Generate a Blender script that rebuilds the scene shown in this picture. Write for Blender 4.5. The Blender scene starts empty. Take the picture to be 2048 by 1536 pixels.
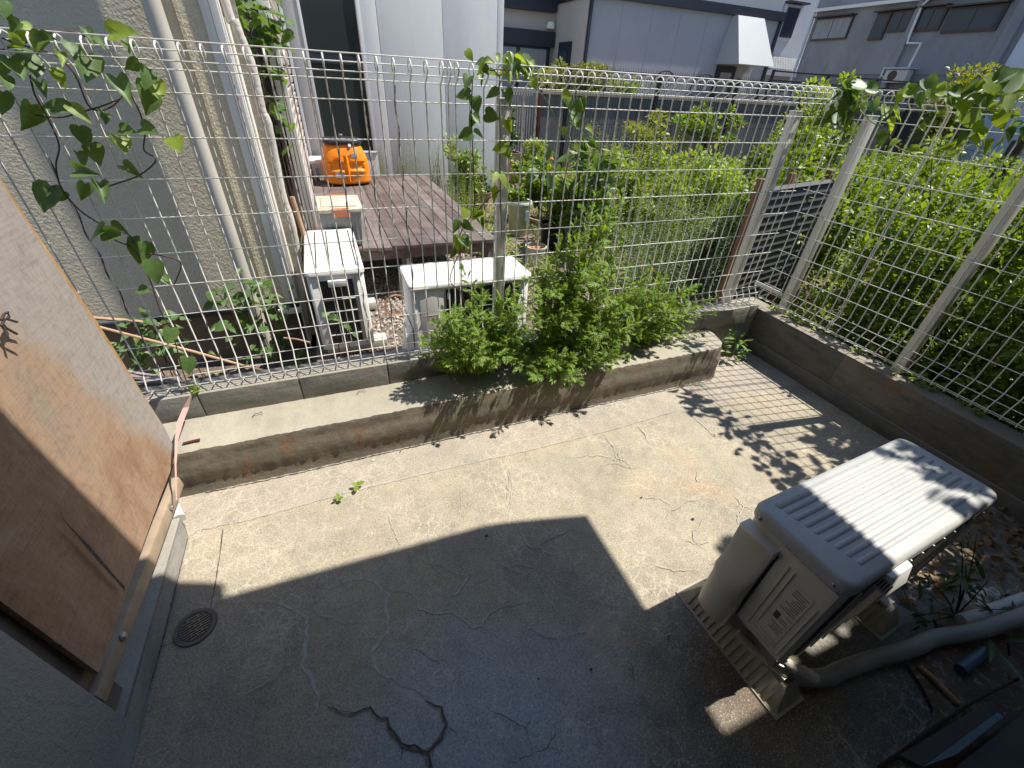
import bpy, bmesh, math, random
import numpy as np
from mathutils import Matrix, Vector
R = math.radians
random.seed(7); rng = np.random.default_rng(7)
SC = bpy.context.scene; COL = SC.collection

# ------------------------------------------------------------------ camera, light
CAMZ = 1.45; FPX = 841.0
Mc = Matrix.Rotation(R(-23.39), 4, 'Z') @ Matrix.Rotation(R(54.31), 4, 'X') @ Matrix.Rotation(R(3.31), 4, 'Z')
cd = bpy.data.cameras.new('camera'); cam = bpy.data.objects.new('camera', cd); COL.objects.link(cam)
cam.matrix_world = Matrix.Translation((0, 0, CAMZ)) @ Mc
cd.sensor_width = 36; cd.lens = 36*FPX/2048; cd.clip_start = 0.02; cd.clip_end = 400
SC.camera = cam
world = bpy.data.worlds.new('World'); SC.world = world; world.use_nodes = True
wn = world.node_tree; bgn = wn.nodes['Background']
sky = wn.nodes.new('ShaderNodeTexSky'); sky.sky_type = 'NISHITA'; sky.sun_disc = False
SUN = Vector((0.473, -0.073, 0.878)).normalized()
sky.sun_elevation = math.asin(SUN.z); sky.sun_rotation = math.atan2(SUN.x, SUN.y); sky.dust_density = .4; sky.ozone_density = 6.0
wn.links.new(sky.outputs[0], bgn.inputs[0]); bgn.inputs[1].default_value = 0.13
sd = bpy.data.lights.new('sun', 'SUN'); sd.energy = 5.0; sd.angle = R(0.53); sd.color = (1.0, 0.94, 0.84)
so = bpy.data.objects.new('sun', sd); COL.objects.link(so)
so.rotation_euler = SUN.to_track_quat('Z', 'Y').to_euler()
SC.view_settings.view_transform = 'Standard'; SC.view_settings.look = 'None'
SC.view_settings.exposure = 0.60; SC.view_settings.gamma = 1.0; SC.view_settings.use_curve_mapping = False

# ------------------------------------------------------------------ measuring helpers (photograph pixel -> point on a real plane)
M3 = Mc.to_3x3()
def ray(x, y): return M3 @ Vector(((x-1024)/FPX, -(y-768)/FPX, -1.0))
def atz(x, y, z=0.0): d = ray(x, y); t = (z-CAMZ)/d.z; return Vector((0, 0, CAMZ)) + d*t
def aty(x, y, Y): d = ray(x, y); return Vector((0, 0, CAMZ)) + d*(Y/d.y)
def atx(x, y, X): d = ray(x, y); return Vector((0, 0, CAMZ)) + d*(X/d.x)

# ------------------------------------------------------------------ materials
def nt(name):
    m = bpy.data.materials.new(name); m.use_nodes = True
    return m, m.node_tree, m.node_tree.nodes['Principled BSDF']
def N(t, kind, **kw):
    n = t.nodes.new(kind)
    for k, v in kw.items():
        if k in n.inputs: n.inputs[k].default_value = v
        else: setattr(n, k, v)
    return n
def ramp(t, fac, stops):
    r = t.nodes.new('ShaderNodeValToRGB'); e = r.color_ramp.elements
    while len(e) > 1: e.remove(e[-1])
    e[0].position = stops[0][0]; e[0].color = (*stops[0][1], 1) if len(stops[0][1]) == 3 else stops[0][1]
    for p, c in stops[1:]:
        x = e.new(p); x.color = (*c, 1)
    t.links.new(fac, r.inputs[0]); return r.outputs[0]
def mixc(t, a, b, fac, mode='MIX'):
    m = t.nodes.new('ShaderNodeMix'); m.data_type = 'RGBA'; m.blend_type = mode
    for s, v in ((m.inputs[0], fac), (m.inputs[6], a), (m.inputs[7], b)):
        if hasattr(v, 'is_linked') or hasattr(v, 'links'): t.links.new(v, s)
        elif isinstance(v, (tuple, list)): s.default_value = (*v, 1) if len(v) == 3 else v
        else: s.default_value = v
    return m.outputs[2]
def pos(t): return t.nodes.new('ShaderNodeNewGeometry').outputs['Position']
def noise(t, scale, detail=4, rough=.55, vec=None, dist=0, out='Fac'):
    n = t.nodes.new('ShaderNodeTexNoise'); n.inputs['Scale'].default_value = scale; n.inputs['Detail'].default_value = detail
    n.inputs['Roughness'].default_value = rough; n.inputs['Distortion'].default_value = dist
    t.links.new(vec if vec is not None else pos(t), n.inputs['Vector']); return n.outputs[out]
def bump(t, b, h, strength=.4, dist=.01, prev=None):
    n = t.nodes.new('ShaderNodeBump'); n.inputs['Strength'].default_value = strength; n.inputs['Distance'].default_value = dist
    t.links.new(h, n.inputs['Height'])
    if prev is not None: t.links.new(prev, n.inputs['Normal'])
    t.links.new(n.outputs[0], b.inputs['Normal']); return n.outputs[0]
def mat(name, c1, c2=None, scale=8, rough=.7, bs=0, bscale=60, bdist=.003, metal=0, spots=None, stretch=None, spec=.5):
    m, t, b = nt(name)
    vec = None
    if stretch:
        mp = t.nodes.new('ShaderNodeMapping'); mp.inputs['Scale'].default_value = stretch; t.links.new(pos(t), mp.inputs[0]); vec = mp.outputs[0]
    c2 = c2 or tuple(v*.8 for v in c1)
    col = ramp(t, noise(t, scale, 6, .6, vec), [(.3, c2), (.7, c1)])
    if spots:
        col = mixc(t, col, spots[0], ramp(t, noise(t, spots[1], 5, .7), [(spots[2], (0, 0, 0)), (spots[2]+.08, (spots[3],)*3)]))
    t.links.new(col, b.inputs['Base Color']); b.inputs['Roughness'].default_value = rough; b.inputs['Metallic'].default_value = metal
    b.inputs['Specular IOR Level'].default_value = spec
    if bs: bump(t, b, noise(t, bscale, 4, .6, vec), bs, bdist)
    return m
def stain(name, col=(.25, .24, .22), amt=.5, sx=6):
    m = M[name]; t = m.node_tree; b = t.nodes['Principled BSDF']; l = b.inputs['Base Color'].links[0].from_socket
    mp = t.nodes.new('ShaderNodeMapping'); mp.inputs['Scale'].default_value = (sx, sx, .35); t.links.new(pos(t), mp.inputs[0])
    f = ramp(t, noise(t, 1.4, 7, .72, mp.outputs[0]), [(.50, (0, 0, 0)), (.75, (amt,)*3)]); t.links.new(mixc(t, l, col, f), b.inputs['Base Color'])
def leafmat(name, c1, c2, trans=.35, scale=14, rough=.45):
    m, t, b = nt(name)
    ns = noise(t, scale, 3, .7); n2 = noise(t, 160, 2)
    col = ramp(t, ns, [(.32, c2), (.62, c1)])
    col = mixc(t, col, (c1[0]*1.5, c1[1]*1.25, c1[2]*.9), ramp(t, n2, [(.5, (0, 0, 0)), (.75, (.5,)*3)]))
    t.links.new(col, b.inputs['Base Color']); b.inputs['Roughness'].default_value = rough
    tr = t.nodes.new('ShaderNodeBsdfTranslucent')
    tc = mixc(t, col, (1.5, 1.35, .4), 1.0, 'MULTIPLY'); t.links.new(tc, tr.inputs[0])
    mx = t.nodes.new('ShaderNodeMixShader'); mx.inputs[0].default_value = trans
    t.links.new(b.outputs[0], mx.inputs[1]); t.links.new(tr.outputs[0], mx.inputs[2])
    t.links.new(mx.outputs[0], t.nodes['Material Output'].inputs[0]); return m

def floor_material():
    m, t, b = nt('patio_concrete')
    P = pos(t)
    base = ramp(t, noise(t, 2.2, 8, .62, dist=.4), [(.25, (.205, .185, .155)), (.45, (.305, .27, .205)), (.6, (.35, .305, .225)), (.8, (.33, .30, .245))])
    ora = ramp(t, noise(t, 1.7, 5, .6), [(.55, (0, 0, 0)), (.72, (.55,)*3)])
    base = mixc(t, base, (.44, .30, .17), ora)
    # roof shade painted into the floor colour: dark blue-grey wash nearer the house
    s = t.nodes.new('ShaderNodeSeparateXYZ'); t.links.new(P, s.inputs[0])
    a = t.nodes.new('ShaderNodeMath'); a.operation = 'MULTIPLY_ADD'; t.links.new(noise(t, 1.6, 6, .7), a.inputs[0]); a.inputs[1].default_value = 1.1
    t.links.new(s.outputs[1], a.inputs[2])
    shade_wash = ramp(t, a.outputs[0], [(.0, (1, 1, 1)), (.45, (1, 1, 1)), (1.35/1.0*.78, (.0, .0, .0))])
    base = mixc(t, base, (.118, .134, .142), shade_wash)
    cx = t.nodes.new('ShaderNodeVectorMath'); cx.operation = 'DISTANCE'; t.links.new(P, cx.inputs[0]); cx.inputs[1].default_value = (.12, .26, 0)
    bl = t.nodes.new('ShaderNodeMath'); bl.operation = 'MULTIPLY_ADD'; t.links.new(noise(t, 5, 8, .75), bl.inputs[0]); bl.inputs[1].default_value = .55; t.links.new(cx.outputs['Value'], bl.inputs[2])
    base = mixc(t, base, (.30, .335, .36), ramp(t, bl.outputs[0], [(.50, (.85,)*3), (.80, (0, 0, 0))]))
    base = mixc(t, base, (.27, .30, .32), mixc(t, (0, 0, 0), shade_wash, ramp(t, noise(t, 5.5, 8, .74, dist=.5), [(.56, (0, 0, 0)), (.70, (.6,)*3)])))
    base = mixc(t, base, (.07, .07, .072), mixc(t, (0, 0, 0), shade_wash, ramp(t, noise(t, 3.1, 7, .7, dist=.8), [(.60, (0, 0, 0)), (.75, (.55,)*3)])))
    # darker rust brown stain by the unit
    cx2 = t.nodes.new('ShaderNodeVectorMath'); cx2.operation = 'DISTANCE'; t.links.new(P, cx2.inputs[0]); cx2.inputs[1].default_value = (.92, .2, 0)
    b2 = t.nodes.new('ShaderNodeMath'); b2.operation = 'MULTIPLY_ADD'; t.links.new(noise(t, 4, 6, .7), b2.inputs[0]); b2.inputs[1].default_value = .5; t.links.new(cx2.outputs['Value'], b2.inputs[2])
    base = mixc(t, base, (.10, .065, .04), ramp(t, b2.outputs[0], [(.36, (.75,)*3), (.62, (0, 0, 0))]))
    # paler pink strip along the kerb
    st = ramp(t, s.outputs[1], [(.0, (0, 0, 0)), (1.0, (0, 0, 0))])
    mr = t.nodes.new('ShaderNodeMapRange'); mr.inputs[1].default_value = 1.3; mr.inputs[2].default_value = 1.34; t.links.new(s.outputs[1], mr.inputs[0])
    base = mixc(t, base, (.40, .36, .33), mr.outputs[0], 'MIX') if False else mixc(t, base, mixc(t, base, (.34, .30, .265), .5), mr.outputs[0])
    # grain: pale sand grains and dark pits
    sp = noise(t, 150, 3, .8); gr = ramp(t, sp, [(.30, (.50,)*3), (.48, (.95,)*3), (.66, (1.25,)*3)])
    base = mixc(t, base, gr, .9, 'MULTIPLY')
    base = mixc(t, base, ramp(t, noise(t, 13, 7, .75), [(.3, (.72,)*3), (.5, (1, 1, 1)), (.7, (1.14,)*3)]), .8, 'MULTIPLY')
    base = mixc(t, base, (.62, .58, .48), ramp(t, noise(t, 210, 2, .6), [(.60, (0, 0, 0)), (.70, (.8,)*3)]))
    dk = ramp(t, noise(t, 75, 3, .8), [(.27, (.8,)*3), (.33, (0, 0, 0))]); base = mixc(t, base, (.09, .085, .08), dk)
    # hairline craze
    vec = t.nodes.new('ShaderNodeVectorMath'); vec.operation = 'MULTIPLY_ADD'
    t.links.new(noise(t, 5, 5, .7, out='Color'), vec.inputs[0]); vec.inputs[1].default_value = (.22, .22, .22); t.links.new(P, vec.inputs[2])
    vo = t.nodes.new('ShaderNodeTexVoronoi'); vo.feature = 'DISTANCE_TO_EDGE'; vo.inputs['Scale'].default_value = 7; t.links.new(vec.outputs[0], vo.inputs['Vector'])
    cr = ramp(t, vo.outputs[0], [(0, (1, 1, 1)), (.02, (0, 0, 0))])
    cm = mixc(t, (0, 0, 0), cr, ramp(t, noise(t, 3.3, 3), [(.46, (0, 0, 0)), (.6, (.5,)*3)]))
    base = mixc(t, base, (.56, .51, .41), cm)
    v2 = t.nodes.new('ShaderNodeVectorMath'); v2.operation = 'MULTIPLY_ADD'
    t.links.new(noise(t, 16, 5, .7, out='Color'), v2.inputs[0]); v2.inputs[1].default_value = (.07, .07, .07); t.links.new(P, v2.inputs[2])
    vo2 = t.nodes.new('ShaderNodeTexVoronoi'); vo2.feature = 'DISTANCE_TO_EDGE'; vo2.inputs['Scale'].default_value = 21; t.links.new(v2.outputs[0], vo2.inputs['Vector'])
    cm2 = mixc(t, (0, 0, 0), ramp(t, vo2.outputs[0], [(0, (1, 1, 1)), (.05, (0, 0, 0))]), ramp(t, noise(t, 2.7, 4), [(.44, (0, 0, 0)), (.6, (.55,)*3)]))
    base = mixc(t, base, (.58, .53, .43), cm2)
    t.links.new(base, b.inputs['Base Color']); b.inputs['Roughness'].default_value = .85
    p = bump(t, b, sp, .45, .0015); bump(t, b, noise(t, 9, 8, .7), .35, .01, p)
    return m
def kerb_material(name, top, side):
    m, t, b = nt(name)
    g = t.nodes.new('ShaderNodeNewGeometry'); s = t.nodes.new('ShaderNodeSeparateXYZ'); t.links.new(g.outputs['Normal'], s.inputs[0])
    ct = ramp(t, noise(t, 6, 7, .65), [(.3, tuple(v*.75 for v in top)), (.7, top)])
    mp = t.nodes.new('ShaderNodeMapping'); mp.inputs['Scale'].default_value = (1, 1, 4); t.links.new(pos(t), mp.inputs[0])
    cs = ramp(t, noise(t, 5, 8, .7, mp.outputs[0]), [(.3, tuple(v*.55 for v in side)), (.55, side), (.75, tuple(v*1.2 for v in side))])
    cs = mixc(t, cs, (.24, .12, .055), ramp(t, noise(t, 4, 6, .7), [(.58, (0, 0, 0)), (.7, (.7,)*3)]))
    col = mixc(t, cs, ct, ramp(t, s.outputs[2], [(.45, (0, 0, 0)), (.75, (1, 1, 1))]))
    col = mixc(t, col, ramp(t, noise(t, 300, 2, .7), [(.32, (.55,)*3), (.5, (1, 1, 1))]), .7, 'MULTIPLY')
    t.links.new(col, b.inputs['Base Color']); b.inputs['Roughness'].default_value = .9
    p = bump(t, b, noise(t, 240, 2), .4, .0015); bump(t, b, noise(t, 28, 6, .7), .5, .008, p)
    return m
def wood_material(name, a, bcol, c, grey, axis='Z'):
    m, t, b = nt(name)
    mp = t.nodes.new('ShaderNodeMapping'); mp.inputs['Scale'].default_value = {'Z': (7, 5, 1.1), 'Y': (9, .7, 9)}[axis]; t.links.new(pos(t), mp.inputs[0])
    n1 = noise(t, 2.2, 9, .7, mp.outputs[0], .6)
    col = ramp(t, n1, [(.3, c), (.45, a), (.6, bcol), (.78, a)])
    col = mixc(t, col, grey, ramp(t, noise(t, 1.9, 6, .7), [(.48, (0, 0, 0)), (.68, (.75,)*3)]))
    mp2 = t.nodes.new('ShaderNodeMapping'); mp2.inputs['Scale'].default_value = {'Z': (60, 160, 9), 'Y': (140, 8, 140)}[axis]; t.links.new(pos(t), mp2.inputs[0])
    fine = noise(t, 1, 4, .7, mp2.outputs[0])
    col = mixc(t, col, ramp(t, fine, [(.3, (.55,)*3), (.55, (1, 1, 1))]), .6, 'MULTIPLY')
    t.links.new(col, b.inputs['Base Color']); b.inputs['Roughness'].default_value = .8
    bump(t, b, fine, .35, .002); return m
def ply_material():
    m, t, b = nt('weathered_plywood')
    P = pos(t)
    mp = t.nodes.new('ShaderNodeMapping'); mp.inputs['Scale'].default_value = (3, 2.2, 1.3); mp.inputs['Rotation'].default_value = (R(12), 0, 0); t.links.new(P, mp.inputs[0])
    big = noise(t, 1.6, 9, .68, mp.outputs[0], .5)
    col = ramp(t, big, [(.28, (.20, .105, .06)), (.42, (.30, .175, .105)), (.55, (.37, .25, .165)), (.68, (.31, .235, .175)), (.8, (.34, .275, .225))])
    # the bare grey margin near the far edge
    s = t.nodes.new('ShaderNodeSeparateXYZ'); t.links.new(P, s.inputs[0])
    a = t.nodes.new('ShaderNodeMath'); a.operation = 'MULTIPLY_ADD'; t.links.new(s.outputs[2], a.inputs[0]); a.inputs[1].default_value = .42; t.links.new(s.outputs[1], a.inputs[2])
    a2_ = t.nodes.new('ShaderNodeMath'); a2_.operation = 'MULTIPLY_ADD'; t.links.new(noise(t, 5, 7, .7), a2_.inputs[0]); a2_.inputs[1].default_value = .22; t.links.new(a.outputs[0], a2_.inputs[2])
    gm_ = ramp(t, a2_.outputs[0], [(0, (0, 0, 0)), (1, (0, 0, 0))]); mr = t.nodes.new('ShaderNodeMapRange'); mr.inputs[1].default_value = 1.69; mr.inputs[2].default_value = 1.78; t.links.new(a2_.outputs[0], mr.inputs[0])
    col = mixc(t, col, (.34, .30, .27), mr.outputs[0])
    for sc, am in (((3, 9, 150), .45), ((3, 170, 9), .40)):
        q = t.nodes.new('ShaderNodeMapping'); q.inputs['Scale'].default_value = sc; q.inputs['Rotation'].default_value = (R(14), 0, 0); t.links.new(P, q.inputs[0])
        f = noise(t, 1, 5, .75, q.outputs[0]); col = mixc(t, col, ramp(t, f, [(.32, (.62,)*3), (.52, (1, 1, 1)), (.7, (1.12,)*3)]), am, 'MULTIPLY')
    col = mixc(t, col, ramp(t, noise(t, 45, 4, .75), [(.33, (.6,)*3), (.5, (1, 1, 1))]), .5, 'MULTIPLY')
    t.links.new(col, b.inputs['Base Color']); b.inputs['Roughness'].default_value = .85; bump(t, b, f, .3, .002); return m
M = {}
M['floor'] = floor_material()
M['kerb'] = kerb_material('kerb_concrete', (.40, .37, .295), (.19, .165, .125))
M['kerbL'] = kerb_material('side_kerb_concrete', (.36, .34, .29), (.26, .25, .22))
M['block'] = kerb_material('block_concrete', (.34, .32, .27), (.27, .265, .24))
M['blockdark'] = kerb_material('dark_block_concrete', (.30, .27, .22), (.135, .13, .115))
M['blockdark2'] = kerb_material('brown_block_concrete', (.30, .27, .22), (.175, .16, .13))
M['mortar'] = mat('mortar', (.2, .19, .17), rough=.95)
M['pale_crack'] = mat('pale_crack_bloom', (.46, .43, .37), (.30, .285, .25), 60, .9)
M['crack_halo'] = mat('crack_halo', (.20, .165, .135), (.13, .11, .095), 60, .95)
M['dark_crack'] = mat('dark_crack', (.085, .078, .07), (.04, .036, .032), 40, .95)
M['ply'] = ply_material()
M['plyedge'] = mat('plywood_edge', (.48, .30, .12), (.30, .15, .05), 18, .8, .3, 120, .002)
M['rail'] = mat('beige_wood_rail', (.40, .31, .22), (.27, .20, .14), 14, .7, .4, 45, .004)
M['framewood'] = mat('grey_brown_frame_wood', (.20, .16, .125), (.12, .095, .075), 12, .85)
M['wallgrey'] = mat('grey_sprayed_plaster', (.28, .29, .29), (.24, .25, .255), 3, .9, 1.0, 95, .006)
M['wire'] = mat('white_coated_wire', (.82, .81, .77), (.66, .65, .61), 30, .4)
M['post'] = mat('cream_steel_post', (.66, .65, .60), (.58, .57, .52), 6, .45)
M['ac'] = mat('cream_ac_paint', (.62, .59, .52), (.54, .51, .44), 6, .5)
M['aclid'] = mat('pale_lid_paint', (.43, .435, .42), (.37, .38, .38), 7, .5, .1, 60, .0005, spots=((.25, .245, .22), 55, .60, .5))
M['acwhite'] = mat('white_ac_paint', (.78, .77, .73), (.70, .69, .65), 5, .5)
M['foot'] = mat('beige_plastic_foot', (.44, .41, .32), (.30, .27, .20), 10, .6)
M['black'] = mat('black_coil', (.02, .02, .022), (.012, .012, .012), 40, .5)
M['ink'] = mat('label_ink', (.09, .085, .08), (.06, .055, .05), 40, .7)
M['inkgrey'] = mat('label_grey_ink', (.25, .235, .20), (.2, .19, .16), 90, .7)
M['steel'] = mat('dull_steel', (.45, .45, .43), (.3, .3, .29), 30, .4, metal=.8)
M['tape'] = mat('wrapped_pipe_tape', (.52, .48, .38), (.42, .38, .30), 9, .8, .6, 30, .006)
M['tapewhite'] = mat('weathered_white_tape', (.66, .60, .52), (.48, .43, .37), 12, .8, .6, 35, .006)
M['drain'] = mat('drain_metal', (.16, .155, .145), (.1, .1, .095), 20, .55, metal=.3)
M['drainbar'] = mat('drain_bar_metal', (.30, .29, .26), (.22, .21, .19), 30, .4, metal=.5)
M['stucco'] = mat('beige_stucco', (.68, .61, .46), (.63, .565, .42), 2, .9, .9, 62, .016)
M['stripe'] = mat('pale_corner_trim', (.80, .77, .71), (.75, .72, .66), 4, .8, .3, 200, .002)
M['founda'] = mat('brown_foundation', (.20, .15, .10), (.13, .10, .07), 4, .9, .4, 40)
M['pvc'] = mat('beige_pvc_pipe', (.55, .52, .45), (.50, .47, .40), 4, .4)
M['siding'] = mat('pale_grey_siding', (.80, .79, .77), (.75, .745, .73), 2, .75, .25, 60, .003)
M['sidingw'] = mat('pale_recess_wall', (.52, .51, .48), (.47, .46, .44), 2, .8)
M['white'] = mat('white_frame', (.72, .73, .73), (.66, .67, .67), 5, .4)
M['slat'] = mat('mauve_beige_slats', (.50, .43, .38), (.44, .38, .34), 4, .5)
M['deck'] = wood_material('dark_deck_wood', (.115, .085, .075), (.07, .048, .043), (.15, .12, .107), (.21, .175, .16), 'Y')
M['deckpale'] = wood_material('faded_deck_wood', (.16, .13, .118), (.12, .09, .08), (.22, .185, .165), (.26, .225, .21), 'Y')
M['stone'] = mat('plinth_stone', (.36, .33, .27), (.27, .25, .2), 10, .9)
M['orange'] = mat('orange_polyethylene', (.86, .27, .008), (.80, .23, .006), 3, .4)
M['blackpl'] = mat('black_plastic', (.03, .03, .032), (.02, .02, .022), 9, .4)
M['lidbeige'] = mat('cream_plastic_lid', (.62, .56, .43), (.52, .46, .34), 12, .5)
M['boxgrey'] = mat('grey_plastic_box', (.22, .23, .225), (.17, .18, .175), 6, .45)
M['latch'] = mat('terracotta_latch', (.60, .19, .08), (.5, .15, .06), 8, .5)
M['stickgrey'] = mat('sticker_grey', (.45, .47, .50), (.36, .38, .42), 50, .5)
M['soil'] = mat('garden_soil', (.20, .15, .11), (.10, .075, .055), 5, .95, .8, 30, .02, spots=((.36, .3, .24), 40, .55, .8))
M['gravel'] = mat('pebbles', (.42, .38, .33), (.24, .20, .17), 9, .9)
M['navy'] = mat('dark_navy_trim', (.022, .025, .038), (.018, .02, .03), 4, .5)
M['housegrey'] = mat('grey_house_wall', (.36, .365, .385), (.33, .335, .355), 1.2, .85, .2, 30, .003)
M['housebeige'] = mat('warm_recess_wall', (.50, .46, .42), (.45, .42, .385), 1.2, .85)
M['hood'] = mat('pale_green_metal', (.42, .45, .44), (.39, .42, .41), 1, .45)
M['curtain'] = mat('curtain', (.34, .35, .36), (.25, .26, .27), 6, .9, stretch=(30, 1, .2))
M['oldwall'] = mat('old_grey_render', (.32, .32, .33), (.22, .22, .235), .9, .9, .3, 12, .01, stretch=(1, 1, .35))
M['oldwall2'] = mat('old_grey_render_base', (.25, .25, .27), (.19, .19, .2), 1, .9)
M['brownframe'] = mat('brown_window_frame', (.075, .055, .045), (.05, .038, .03), 4, .5)
M['whitewall'] = mat('white_house_wall', (.62, .66, .70), (.58, .62, .66), 1, .8)
M['tile'] = mat('silver_roof_tile', (.34, .35, .36), (.22, .23, .24), 5, .4)
M['retain'] = mat('grey_retaining_wall', (.16, .16, .165), (.085, .085, .09), 1.3, .95, .4, 10, .02, stretch=(1.6, 1, .4))
M['blackmetal'] = mat('black_fence_metal', (.018, .018, .02), (.012, .012, .014), 6, .5)
M['louvre'] = mat('dark_grey_louvre', (.05, .05, .053), (.03, .03, .033), 6, .6)
M['brownpost'] = mat('reddish_wood_post', (.24, .12, .065), (.15, .07, .04), 10, .8, stretch=(5, 5, .6))
M['reed'] = mat('brown_reed_screen', (.26, .18, .12), (.16, .10, .065), 6, .9, .5, 60, .004, stretch=(20, 20, .4))
M['ribbed'] = mat('grey_ribbed_metal', (.30, .30, .31), (.24, .24, .25), 3, .5)
M['darkred'] = mat('dark_red_frame', (.11, .02, .015), (.07, .015, .012), 5, .6)
M['potwhite'] = mat('cream_pot', (.56, .55, .46), (.46, .45, .37), 7, .6)
M['potgreen'] = mat('pale_green_planter', (.50, .55, .36), (.43, .47, .28), 5, .5)
M['potrim'] = mat('pale_rim', (.66, .70, .60), (.6, .64, .54), 5, .5)
M['tank_label'] = mat('planter_sticker', (.25, .45, .62), (.5, .55, .58), 60, .5)
M['terracotta'] = mat('terracotta_soil', (.42, .22, .12), (.3, .15, .08), 30, .9)
M['bluepipe'] = mat('blue_pipe', (.07, .14, .20), (.05, .10, .14), 6, .4)
M['bluetrim'] = mat('pale_blue_strip', (.12, .21, .27), (.09, .16, .21), 6, .4)
M['plank'] = mat('grey_plank', (.09, .088, .085), (.06, .06, .058), 9, .8)
M['greypipe'] = mat('grey_hose_pipe', (.30, .31, .30), (.22, .23, .22), 12, .5)
M['whitepl'] = mat('white_plastic_piece', (.55, .56, .55), (.45, .46, .46), 12, .5)
M['cane'] = mat('dry_cane', (.50, .33, .20), (.38, .23, .13), 10, .7)
M['stalks'] = mat('dry_grey_stalks', (.42, .37, .36), (.3, .26, .25), 12, .8)
M['vinestem'] = mat('dark_vine_stem', (.10, .055, .045), (.05, .03, .025), 20, .7)
M['vinegreen'] = mat('green_vine_stem', (.22, .24, .09), (.15, .16, .06), 20, .6)
M['barkdark'] = mat('dark_bark', (.05, .038, .03), (.03, .024, .02), 20, .9)
M['strap'] = mat('faded_pink_strap', (.50, .36, .31), (.40, .28, .24), 8, .6)
M['litter'] = mat('dry_leaf_litter', (.26, .17, .08), (.10, .055, .03), 14, .8)
M['flower'] = mat('orange_flower', (.75, .32, .04), (.7, .25, .03), 8, .6)
M['dead'] = mat('withered_stem', (.045, .035, .028), (.03, .022, .018), 12, .8)
gm, gt, gb = nt('dark_wired_glass')
gb.inputs['Roughness'].default_value = .15; gb.inputs['Specular IOR Level'].default_value = .3
wv = gt.nodes.new('ShaderNodeTexWave'); wv.inputs['Scale'].default_value = 24; wv.bands_direction = 'DIAGONAL'; gt.links.new(pos(gt), wv.inputs['Vector'])
gt.links.new(ramp(gt, wv.outputs[0], [(.80, (.022, .028, .027)), (.97, (.07, .08, .075))]), gb.inputs['Base Color'])
M['wiredglass'] = gm
gm, gt, gb = nt('window_glass'); gb.inputs['Base Color'].default_value = (.03, .045, .065, 1); gb.inputs['Roughness'].default_value = .08
M['glass'] = gm
M['L_vine'] = leafmat('vine_leaf', (.13, .22, .075), (.07, .14, .04), .4, 9)
M['L_vineyoung'] = leafmat('young_vine_leaf', (.26, .36, .06), (.16, .26, .045), .5, 9)
M['L_mug'] = leafmat('mugwort_leaf', (.25, .38, .09), (.14, .25, .06), .42, 18, .55)
M['L_weed'] = leafmat('weed_leaf', (.27, .36, .07), (.13, .20, .045), .35, 5, .55)
M['L_spire'] = leafmat('goldenrod_leaf', (.32, .44, .07), (.18, .28, .05), .4, 5)
M['L_dark'] = leafmat('dark_glossy_leaf', (.07, .12, .04), (.03, .06, .02), .2, 12, .3)
M['L_bush'] = leafmat('sunlit_shrub_leaf', (.22, .33, .035), (.055, .105, .018), .45, 3.5, .4)
M['L_yellow'] = leafmat('yellow_green_leaf', (.24, .27, .045), (.12, .18, .035), .4, 9)
M['L_grey'] = leafmat('grey_green_leaf', (.16, .20, .15), (.08, .12, .07), .3, 8)
M['L_fine'] = leafmat('fine_blue_green_leaf', (.16, .24, .10), (.07, .12, .055), .3, 8)

for a_ in (('siding', (.5, .5, .48), .35, 1.6), ('housegrey', (.25, .25, .26), .35, .7), ('oldwall', (.13, .13, .14), .7, .8), ('stripe', (.60, .57, .50), .4), ('acwhite', (.5, .47, .4), .35), ('ac', (.38, .34, .27), .45), ('aclid', (.30, .29, .26), .3), ('post', (.42, .38, .31), .5), ('retain', (.30, .30, .29), .5, 1.5), ('wallgrey', (.20, .205, .21), .4)): stain(*a_)
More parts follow.
